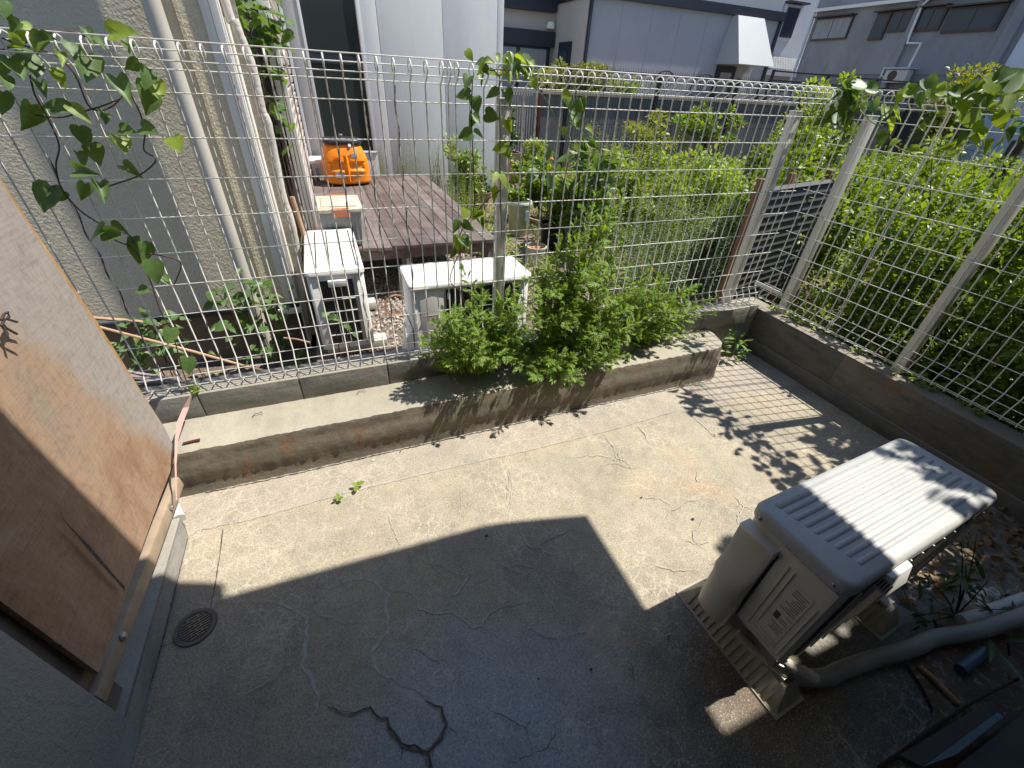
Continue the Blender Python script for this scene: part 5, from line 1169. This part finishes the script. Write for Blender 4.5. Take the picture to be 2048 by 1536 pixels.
pr_ = [K16([(280,860),(420,850),(560,860),(700,870),(900,880),(1100,870),(1300,880),(1500,880),(1700,860),(1900,840),(2048,830)]), K16([(520,900),(540,990),(600,1060),(680,1130),(760,1150)]), K16([(820,1250),(870,1330),(960,1380),(1060,1400),(1200,1420),(1400,1440)]), K16([(400,860),(400,1000),(380,1100)]), K16([(1840,820),(1900,740),(2040,680)])]
vine('creeping_vine', 'leafy vine sprawling along the top of the right side fence', 'vine', pr_, lr, None, 2.57, stem_m='vinegreen', sr=.003)
# more vine along the top of the side fence out of the photograph's right edge: it throws the leaf shadow on the floor
def scatter_vine(label, n, yr, zr, xr, big, group=None):
    t = thing('creeping_vine', label, 'vine', (2.6, yr[0], 1.4), group)
    P = [Vector((2.58, yr[0]+(yr[1]-yr[0])*i/8, 1.49+random.uniform(-.04, .04))) for i in range(9)]; g = G(); g.tube(sm(P, 4), .003, 5); part(g, 'stem', 'vinegreen', t, smooth=True)
    for i in range(n):
        p = Vector((random.uniform(*xr), random.uniform(*yr), random.uniform(*zr))); d = Vector((random.uniform(-1, .3), random.uniform(-.8, .8), random.uniform(-1, .3)))
        k = 'L_vine' if random.random() < .5 else 'L_vineyoung'
        leafobj(ME_HEART[k], k, t, p, d, SUN+rv(.6), random.uniform(.06, .11)*big, random.uniform(.8, 1.05))
scatter_vine('dense part of the side fence vine at the right edge of the picture', 130, (.30, 1.10), (1.34, 1.60), (2.50, 2.68), .62)
t = None
# leafy trailing plants at the foot of the stucco house
def lowclump(label, name, cat, spots, group, yr, m='L_vine', sz=(.035, .06)):
    first = aty(*spots[0][:2], yr[0]); t = thing(name, label, cat, tuple(first), group)
    for px, py, n, sp in spots:
        Y = random.uniform(*yr); c = aty(px, py, Y)
        for i in range(n):
            p = c+Vector((random.gauss(0, sp), random.gauss(0, .04), random.gauss(0, sp*.8))); a = random.uniform(0, 6.28)
            leafobj(ME_HEART['L_vine'], 'L_vine', t, p, Vector((math.cos(a), math.sin(a)-.3, random.uniform(-.6, .2))), Vector((.3, -.3, 1))+rv(.4), random.uniform(*sz), .9)
        g = G(); g.tube(sm([Vector((c.x, c.y+.05, -.4)), c.lerp(Vector((c.x, c.y, -.4)), .5)+rv(.03), c], 3), .003, 5); part(g, 'stem', 'vinestem', t)
    return t
lowclump('cluster of small heart leaves growing low behind the fence beside the plywood', 'low_creeper', 'creeper', [(270,650,12,.05),(310,670,14,.07),(255,700,12,.06),(330,700,10,.06),(300,640,8,.05),(280,730,8,.05),(345,640,6,.04)], 'creepers at the foot of the stucco house', (2.3, 2.7))
lowclump('leafy cluster growing round the foot of the beige downpipe', 'low_creeper', 'creeper', [(480,600,16,.08),(520,620,16,.09),(470,650,14,.07),(560,670,12,.06),(545,600,12,.07),(600,715,8,.06),(440,590,8,.05),(520,700,8,.05),(500,570,10,.06)], 'creepers at the foot of the stucco house', (2.9, 3.15), sz=(.05, .085))
lowclump('small sprig of leaves standing in front of the end on white unit', 'low_creeper', 'creeper', [(668,640,9,.03),(690,655,6,.03)], 'creepers at the foot of the stucco house', (2.3, 2.35), sz=(.03, .05))
lowclump('climbing leaves hanging between the stucco house corner and the slatted screen', 'low_creeper', 'creeper', [(500,20,12,.10),(520,60,12,.10),(535,30,8,.08),(545,85,8,.07),(500,120,9,.08),(530,150,9,.08),(525,190,8,.07),(560,240,8,.07),(545,300,5,.06),(510,90,10,.08),(490,5,8,.08)], 'creepers at the foot of the stucco house', (3.7, 4.0), sz=(.07, .12))

# ---- generic leafy plants
def noisevec(P, k): return np.stack([np.sin(P[:, 0]*k+P[:, 1]*k*.7+1), np.sin(P[:, 1]*k-P[:, 2]*k*.6+2), np.sin(P[:, 2]*k+P[:, 0]*k*.8+3)], 1)
def shrub(name, label, cat, c, rad, h, n, leaf, m, T=T_OVAL, group=None, holes=.0, branches=7, z0=.15, w=1.0, trunk='barkdark', tr=.012, clump=.16):
    """a crown of leaf clumps on real branches: leaves gather round twig ends, gaps stay between them"""
    c = Vector(c); t = thing(name, label, cat, tuple(c), group); g = G(); tips = []
    for b in range(branches):
        a = random.uniform(0, 6.28); r_ = random.uniform(.2, .95); tip = c+Vector((rad[0]*r_*math.cos(a), rad[1]*r_*math.sin(a), h*random.uniform(.55, 1.0)))
        P = bez(c+rv(.02)*Vector((1, 1, 0)), c+Vector((0, 0, h*.5))+rv(.08), tip, 7); g.tube(P, [tr*(1-.8*i/6) for i in range(7)], 5)
        for j in range(3):
            q = P[random.randint(2, 6)]; e = q+Vector((random.uniform(-1, 1)*rad[0], random.uniform(-1, 1)*rad[1], random.uniform(-.1, .5)*h*.5))*.5
            g.tube([q, q.lerp(e, .5)+rv(.02), e], [tr*.35, tr*.25, tr*.12], 4); tips.append(e)
        tips.append(tip)
    part(g, 'trunk', trunk, t, smooth=True)
    if name == 'garden_shrub': n = int(n*2.2); leaf *= random.uniform(.75, .95); clump *= .85
    nc = max(10, int(n/45)); C = []
    for i in range(nc):
        if i < len(tips)*2: q = tips[i % len(tips)]+rv(clump*.5)
        else:
            a = random.uniform(0, 6.28); r_ = math.sqrt(random.random()); q = c+Vector((rad[0]*r_*math.cos(a), rad[1]*r_*math.sin(a), z0*h+(h-z0*h)*random.random()*(1-.35*r_)))
        C.append(q)
    C = np.array([tuple(q) for q in C]); idx = rng.integers(0, nc, n); sig = clump*rng.uniform(.35, 1.0, nc)[idx]
    off = rng.normal(size=(n, 3)); off /= np.linalg.norm(off, axis=1)[:, None]; off *= (rng.uniform(0, 1, n)**.45*sig)[:, None]; off[:, 2] *= .75
    P = C[idx]+off; P[:, 2] = np.maximum(P[:, 2], c.z+.02)
    D = off/np.linalg.norm(off, axis=1)[:, None]+rng.normal(size=(n, 3))*.5+[0, 0, .25]
    U = rng.normal(size=(n, 3))*.55+np.array([SUN.x*.5, -.2, 1.0])
    s = leaf*rng.uniform(.4, 1.4, n); cloud(T[0], T[1], P, D, U, s, 'crown' if cat in ('tree', 'shrub', 'bush') else 'foliage', m, t, s*w)
    return t
def stalks(name, label, cat, c, rad, h, ns, leaf, m, T=T_NARROW, group=None, per=60, stem='vinegreen', w=1.4, lean=.12, taper=True, top=None):
    """upright leafy stems"""
    c = Vector(c); t = thing(name, label, cat, tuple(c), group); g = G(); P = []; D = []; U = []; S_ = []
    for i in range(ns):
        b = c+Vector((random.uniform(-1, 1)*rad[0], random.uniform(-1, 1)*rad[1], 0)); hh = h*random.uniform(.6, 1.05); e = b+Vector((random.gauss(0, lean)*hh, random.gauss(0, lean)*hh, hh))
        Q = bez(b, b.lerp(e, .5)+rv(.02), e, 6); g.tube(Q, [.004*(1-.7*k/5) for k in range(6)], 4); az = random.uniform(0, 6.28)
        for k in range(per):
            f = .15+.85*(k+.5)/per; q = f*5; i0 = min(int(q), 4); p = Q[i0].lerp(Q[i0+1], q-i0); az += 2.4
            P.append(tuple(p)); D.append((math.cos(az)+random.gauss(0, .2), math.sin(az)+random.gauss(0, .2), random.uniform(.1, .9))); U.append((random.gauss(0, .4), random.gauss(0, .4), 1)); S_.append(leaf*random.uniform(.7, 1.2)*((1.15-.8*f) if taper else 1))
    part(g, 'stems', stem, t); S_ = np.array(S_); cloud(T[0], T[1], P, D, U, S_, 'leaves', m, t, S_*w)
    return t
gp = 'shrubs in the side garden behind the right fence'
shrub('garden_shrub', 'bright green shrub crowding the side fence between its two middle posts', 'shrub', (3.35, 1.30, 0), (.52, .50), 1.25, 6500, .040, 'L_bush', group=gp)
shrub('garden_shrub', 'dense green shrub pressing on the side fence right of the thick post', 'shrub', (3.15, .45, 0), (.42, .50), 1.22, 6500, .040, 'L_bush', group=gp)
shrub('garden_shrub', 'low dark shrub at the side fence foot right of the corner', 'shrub', (3.05, .95, 0), (.36, .45), .62, 3200, .032, 'L_weed', group=gp)
shrub('garden_shrub', 'yellow green shrub farther back in the side garden', 'shrub', (4.7, 1.5, 0), (.75, .8), 1.25, 5500, .05, 'L_bush', group=gp)
shrub('garden_shrub', 'tall green shrub standing right behind the louvred panel at the fence corner', 'shrub', (3.85, 2.65, -.1), (.60, .5), 1.30, 6500, .045, 'L_bush', group=gp, tr=.022)
shrub('garden_shrub', 'broad green shrub at the far right edge of the side garden', 'shrub', (4.4, .35, 0), (.8, .6), 1.35, 5500, .05, 'L_bush', group=gp, tr=.03)
shrub('garden_shrub', 'thin upright shoots rising above the fence top before the white house', 'shrub', (4.35, 3.35, -.1), (.38, .30), 1.72, 3600, .045, 'L_spire', group=gp, clump=.12, tr=.014)
shrub('garden_shrub', 'far green bush along the retaining wall at the right', 'shrub', (8.6, 4.6, -.1), (1.6, .8), .95, 5000, .07, 'L_bush', group=gp, clump=.25)
shrub('garden_shrub', 'second far bush before the retaining wall, nearer the right edge', 'shrub', (10.5, 3.4, -.1), (1.8, 1.2), 1.15, 4500, .08, 'L_weed', group=gp, clump=.3)
shrub('garden_shrub', 'autumn tinted foliage against the old grey house wall', 'shrub', (15.0, 7.6, .2), (1.3, .5), 1.95, 1800, .10, 'L_yellow', group=gp, clump=.3)
g = G(); g.tube(sm([(5.0, 1.95, -.1), (5.03, 2.0, .4), (5.1, 2.05, .8), (5.2, 2.1, 1.25)]), [.075]*12+[.05]*13, 10)
o = g.build('tree_trunk', 'barkdark', None, smooth=True); tag(o, 'dark bare tree trunk among the shrubs of the side garden', 'trunk')
# tree crown leaning over from the right neighbour, it dapples the right wall and the unit
tt2 = shrub('overhanging_tree', 'tree leaning over the right wall, casting dappled shade on the patio edge', 'tree', (3.45, -.15, 0), (.55, .95), 2.5, 4200, .07, 'L_bush', z0=.55, clump=.22, tr=.03)
n = 3600; P = np.stack([rng.uniform(2.62, 4.0, n), rng.uniform(-.9, .30, n), rng.uniform(2.35, 2.9, n)], 1)
kk = (np.sin(P[:, 0]*7+P[:, 1]*9)+np.sin(P[:, 0]*15-P[:, 1]*11)*.6) > -.55; P = P[kk & ((P[:, 0] > 2.78) | (P[:, 1] > -.05))]; n = len(P)
cloud(*T_OVAL, P, rng.normal(size=(n, 3)), rng.normal(size=(n, 3))*.5+[0, 0, 1], rng.uniform(.05, .10, n), 'outer_leaves', 'L_bush', tt2)
# goldenrod spires and weeds in the middle garden
gw = 'weeds filling the back garden'
stalks('tall_weed', 'bright green upright spires behind the fence, left of the two spire clumps', 'weed', (3.3, 5.3, -.1), (.42, .3), 1.18, 26, .085, 'L_spire', group=gw, per=60, lean=.05, w=1.2)
stalks('tall_weed', 'bright green upright spires behind the fence, right of the two spire clumps', 'weed', (4.15, 5.4, -.1), (.45, .3), 1.25, 26, .085, 'L_spire', group=gw, per=60, lean=.05, w=1.2)
stalks('tall_weed', 'grey green feathery weeds in shade beside the reddish post', 'weed', (2.55, 2.75, -.1), (.40, .35), .85, 40, .05, 'L_fine', group=gw, per=70, lean=.12)
stalks('tall_weed', 'feathery weed mass in the middle of the garden behind the mugwort', 'weed', (2.6, 3.5, -.1), (.45, .4), .82, 36, .055, 'L_fine', group=gw, per=60, lean=.12)
stalks('tall_weed', 'dense mixed weeds reaching mid fence height left of the louvred panel', 'weed', (3.35, 3.6, -.1), (.5, .5), .95, 40, .06, 'L_weed', group=gw, per=60, lean=.1)
stalks('tall_weed', 'yellowing thin stalks before the black mesh fence', 'weed', (3.7, 4.4, -.1), (.5, .4), 1.0, 40, .045, 'L_yellow', group=gw, per=40, lean=.06)
stalks('tall_weed', 'dry brown stalks with few leaves behind the fence centre', 'weed', (3.6, 4.0, -.1), (.3, .3), 1.05, 28, .03, 'L_weed', group=gw, per=14, lean=.07, stem='dead')
stalks('tall_weed', 'sunny green weeds before the retaining wall on the right', 'weed', (5.6, 4.6, -.1), (.9, .6), 1.05, 46, .08, 'L_weed', group=gw, per=50, lean=.08)
stalks('tall_weed', 'pale leafy weeds filling the garden near the fence corner', 'weed', (4.4, 3.2, -.1), (.5, .5), .95, 40, .07, 'L_weed', group=gw, per=50, lean=.1)
stalks('tall_weed', 'slim green weeds against the pale house wall left of the bushes', 'weed', (1.35, 6.42, -.1), (.5, .06), .92, 22, .05, 'L_weed', group=gw, per=45, lean=.10)
stalks('tall_weed', 'light green weeds growing along the far edge of the deck', 'weed', (1.02, 6.40, -.1), (.4, .05), .85, 20, .05, 'L_weed', group=gw, per=45, lean=.10)
stalks('tall_weed', 'green weeds growing up beside the right deck edge', 'weed', (1.62, 5.6, -.1), (.22, .5), .62, 40, .055, 'L_weed', group=gw, per=45, lean=.12)
stalks('tall_weed', 'small yellowish grass tuft beside the deck corner', 'weed', (1.55, 4.35, -.1), (.16, .3), .24, 40, .09, 'L_spire', group=gw, per=8, lean=.4, taper=False)
stalks('tall_weed', 'low green weeds by the cream pot behind the side on unit', 'weed', (1.62, 3.35, -.1), (.30, .35), .22, 46, .05, 'L_weed', group=gw, per=16, lean=.3, taper=False)
shrub('garden_bush', 'dark glossy round bush in the reed clad planter', 'bush', (2.85, 7.9, .33), (.42, .28), .75, 4200, .055, 'L_dark', clump=.14, z0=.1)
shrub('garden_bush', 'bushy green plant between the planter box and the green planter', 'bush', (3.0, 6.7, -.1), (.42, .3), .85, 3600, .05, 'L_weed', clump=.12)
shrub('garden_bush', 'silvery leaved plant with pale leaves in the middle of the garden', 'bush', (2.95, 5.2, -.1), (.32, .25), .55, 1500, .055, 'L_grey', clump=.12)
shrub('garden_bush', 'light green leafy plant standing behind the black pot', 'bush', (2.65, 5.5, -.1), (.32, .28), .72, 2400, .06, 'L_bush', clump=.12)
shrub('potted_plant', 'leafy bright green plant growing in the large black pot', 'plant', (2.28, 4.35, .14), (.20, .18), .36, 1300, .05, 'L_bush', clump=.09)
shrub('potted_plant', 'dark bladed plant growing in the brown bowl planter', 'plant', (1.98, 6.3, .1), (.2, .18), .30, 700, .06, 'L_dark', clump=.1)
shrub('potted_plant', 'small herb growing in the pale green planter', 'plant', (2.10, 4.95, .22), (.11, .10), .16, 350, .05, 'L_bush', clump=.06)
t = stalks('potted_plant', 'thin single stem rising from the cream round pot', 'plant', (1.88, 3.93, .06), (.01, .01), .40, 2, .05, 'L_weed', per=8, lean=.05)
shrub('garden_bush', 'shrub with large drooping dark leaves just behind the back fence', 'bush', (2.35, 4.05, -.1), (.28, .25), 1.22, 420, .13, 'L_vine', T_OVAL, clump=.18, z0=.45, w=.75)
shrub('garden_bush', 'yellow leaved shrub before the retaining wall', 'bush', (5.05, 6.6, -.1), (.6, .3), 1.2, 1500, .07, 'L_yellow', clump=.16)
shrub('garden_bush', 'climbing green foliage hanging on the black mesh fence', 'bush', (7.6, 8.0, .2), (1.0, .2), 1.05, 1300, .08, 'L_bush', clump=.2, z0=.5)
shrub('garden_bush', 'golden shrub above the retaining wall by the grey house corner', 'bush', (5.1, 9.4, 1.1), (1.1, .35), .62, 3000, .07, 'L_yellow', clump=.2, z0=.05)
shrub('garden_bush', 'green and yellow hedge on the raised ground left of the iron arcs', 'bush', (6.2, 9.2, 1.1), (.5, .3), .45, 1000, .07, 'L_weed', clump=.15, z0=.05)
# orange blossoms
tf_ = thing('orange_blossoms', 'two tiny orange flowers in the garden right of the centre post', 'flower', (2.7, 5.9, .5))
for px, py in ((1098, 333), (1102, 318), (1096, 325)):
    c = aty(px, py, 5.9); g = G(); g.lathe([(.001, .02), (.03, .015), (.035, 0), (.01, -.02)], (c.x, c.y, c.z), 8); part(g, 'blossom', 'flower', tf_)
g = G(); g.tube([aty(1100, 330, 5.9), Vector((2.72, 5.9, 0))], .004, 4); part(g, 'stem', 'vinegreen', tf_)
# white blossoms near the mid garden
# ground cover
n = 16000; P = np.stack([rng.uniform(1.25, 9, n), 0*rng.uniform(0, 1, n), np.full(n, -.09)], 1); P[:, 1] = rng.uniform(1.95, 8.2, n)
k = (np.sin(P[:, 0]*2.3+P[:, 1]*1.7)+np.sin(P[:, 0]*5.1-P[:, 1]*3.9)*.6 > .15) | (P[:, 0] > 2.4); P = P[k]; n = len(P)
D = rng.normal(size=(n, 3))*.6; D[:, 2] = rng.uniform(.2, 1.2, n); s = rng.uniform(.05, .13, n)*np.minimum(1.6, .7+P[:, 0]*.1)
stuff(cloud(*T_NARROW, P, D, rng.normal(size=(n, 3))*.5+[0, 0, 1], s, 'ground_cover', 'L_weed', None, s*1.3))
n = 15000; P = np.stack([2.72+rng.uniform(0, 1, n)**1.6*9, rng.uniform(-2.5, 1.95, n), rng.uniform(-.02, .10, n)], 1)
D = rng.normal(size=(n, 3))*.7; D[:, 2] = rng.uniform(.1, 1.0, n); s = rng.uniform(.04, .10, n)
stuff(cloud(*T_OVAL, P, D, rng.normal(size=(n, 3))*.5+[0, 0, 1], s, 'side_ground_cover', 'L_weed', None, s*.8))
n = 900; P = np.stack([rng.uniform(2.60, 2.72, n), rng.uniform(-.2, 1.95, n), rng.uniform(.29, .31, n)], 1); P = P[(np.sin(P[:, 1]*9)+np.sin(P[:, 1]*23)) > -.1]; n = len(P)
D = rng.normal(size=(n, 3))*.8; D[:, 2] = rng.uniform(.0, .9, n); s = rng.uniform(.015, .05, n)
stuff(cloud(*T_OVAL, P, D, rng.normal(size=(n, 3))*.5+[0, 0, 1], s, 'wall_top_weeds', 'L_weed', None, s*.8))
# withered plants in the dark lower right corner
cyy = lambda x, y, z=.0: atz(1648+x/5.12, 960+y/5.12, z)
tdx = thing('withered_plant', 'dark withered plant with drooping narrow leaves behind the air conditioner', 'plant', tuple(cyy(1340, 1400)))
b = cyy(1340, 1400); g = G(); tips = [(1400, 640, .34), (1380, 960, .2), (1020, 1000, .16), (1700, 1000, .16), (940, 1390, .08), (1850, 1330, .08), (1010, 1490, .06), (1560, 560, .30), (1450, 860, .24)]
for x, y, z in tips:
    e = cyy(x, y, z); Q = bez(b, b.lerp(e, .5)+Vector((0, 0, .04)), e, 8); g.tube(Q, [.0028*(1-.6*i/7) for i in range(8)], 5)
part(g, 'stems', 'dead', tdx, smooth=True)
me_n = tmesh(T_OVAL, 'leaf')
for x, y, z in tips:
    e = cyy(x, y, z)
    for j in range(7):
        p = b.lerp(e, random.uniform(.45, 1.0))+rv(.012); leafobj(me_n, 'dead' if random.random() < .6 else 'L_dark', tdx, p, Vector((random.uniform(-1, 1), random.uniform(-1, 1), random.uniform(-.9, .2))), Vector((0, 0, 1))+rv(.5), random.uniform(.04, .08), .38)
tdy = thing('withered_plant', 'second dark plant with broad blade leaves at the right picture edge', 'plant', tuple(cz(1900, 300)))
for x, y, a in ((1700, 200, 200), (1850, 230, -20), (1950, 120, 30), (2000, 330, -40), (1750, 330, 240)):
    p = cz(x, y, .05); leafobj(me_n, 'L_dark', tdy, p, Vector((math.cos(R(a)), math.sin(R(a)), .2)), Vector((0, 0, 1))+rv(.3), .12, .3)
g = G(); g.tube([cz(1900, 420, .0), cz(1880, 250, .06)], .003, 5); part(g, 'stem', 'dead', tdy)
for lab, pts in (('long dark stem lying across the lower right corner', [(560,1530,.02),(900,1290,.03),(1250,1040,.03),(1600,820,.04),(2048,590,.05)]),):
    g = G(); g.tube(sm([cz(*p) for p in pts]), .0045, 6); tag(g.build('dead_branch', 'dead', None, smooth=True), lab, 'branch')

# dry tendril stuck to the plywood
g = G()
for pts in ([(2,640),(8,628),(16,624),(18,634),(8,640),(2,652)], [(2,640),(14,638),(34,644)], [(4,646),(12,656),(34,668)], [(4,650),(10,660),(13,672)]):
    g.tube([atx(x, y, -.722) for x, y in pts], .0028, 5)
tag(g.build('dead_tendril', 'dead', None, smooth=True), 'dark dried curled tendril stuck on the plywood at the left picture edge', 'tendril')
for lab, x, y in (('small dark splinter hole mark on the shaded lower plywood', 105, 1288),):
    g = G(); g.tube([atx(x-3, y-4, -.726), atx(x+6, y, -.725), atx(x+16, y+4, -.726)], .003, 5); tag(g.build('splinter', 'dead', None), lab, 'splinter')
# thin stems twining round fence wires
tv = thing('twining_stems', 'thin brown stems twisted round single wires of the back fence', 'vine', (.5, 1.83, .4))
for i, z0, z1 in ((27, .40, 1.43), (29, .45, 1.40), (31, .6, 1.42), (12, .34, 1.2), (8, .35, 1.0), (6, .6, 1.42), (3, .8, 1.42), (44, .9, 1.43), (16, .35, .7), (47, .35, .8)):
    xw = .056-.0551*35+i*.0551 + .0551*8; n = int((z1-z0)/.012); g = G()
    g.tube([(xw+.0045*math.cos(k*.55), YF+.0045*math.sin(k*.55), z0+(z1-z0)*k/n) for k in range(n+1)], .0017, 4); part(g, 'stem', 'vinestem', tv)
# extra garden mass
shrub('garden_bush', 'bright leafy mass in the middle garden seen over the mugwort', 'bush', (3.15, 4.55, -.1), (.75, .45), .95, 5200, .06, 'L_weed', clump=.15, z0=.05)
shrub('garden_bush', 'yellow flecked leafy mass right of the garden middle', 'bush', (4.5, 4.6, -.1), (.75, .5), .8, 4800, .065, 'L_spire', clump=.16, z0=.05)
shrub('garden_bush', 'leafy green mass by the fence corner post, in front of the far weeds', 'bush', (3.2, 3.05, -.1), (.45, .35), .72, 4200, .04, 'L_fine', T_NARROW, clump=.13, z0=.05, w=1.5)
shrub('garden_bush', 'loose light green bush on the far garden side below the black mesh fence', 'bush', (6.3, 6.2, -.1), (1.5, .8), .62, 4800, .08, 'L_weed', clump=.22, z0=.05)
shrub('garden_bush', 'leafy plants along the foot of the pale house beyond the deck', 'bush', (1.75, 6.25, -.1), (.35, .2), .75, 1800, .05, 'L_weed', clump=.12, z0=.05)

shrub('garden_bush', 'leafy shoots hanging over the top of the louvred panel', 'bush', (3.15, 2.42, .0), (.45, .20), 1.12, 2000, .045, 'L_bush', clump=.10, z0=.75)
# a few dry leaves and bits on the patio and the unit lid
me_d = tmesh(T_OVAL, 'leaf')
for lab, px, py, z, sz, a in (('small dry brown leaf on the floor in the fence corner shade', 1690, 800, .004, .03, 20), ('tiny dry leaf scrap by the kerb foot near the left end', 610, 940, .004, .018, 130), ('little dry leaf scrap at the kerb foot, middle', 800, 905, .004, .014, 60), ('dry leaf scrap beside the foot block in shade', 1340, 1270, .004, .016, 200)):
    p = atz(px, py, z); o = link('dry_leaf', me_d, 'litter', None, frame(p, (math.cos(R(a)), math.sin(R(a)), .1), (0, 0, 1), sz, .8)); me_d = tmesh(T_OVAL, 'leaf'); tag(o, lab, 'leaf', 'dry leaf scraps on the patio')
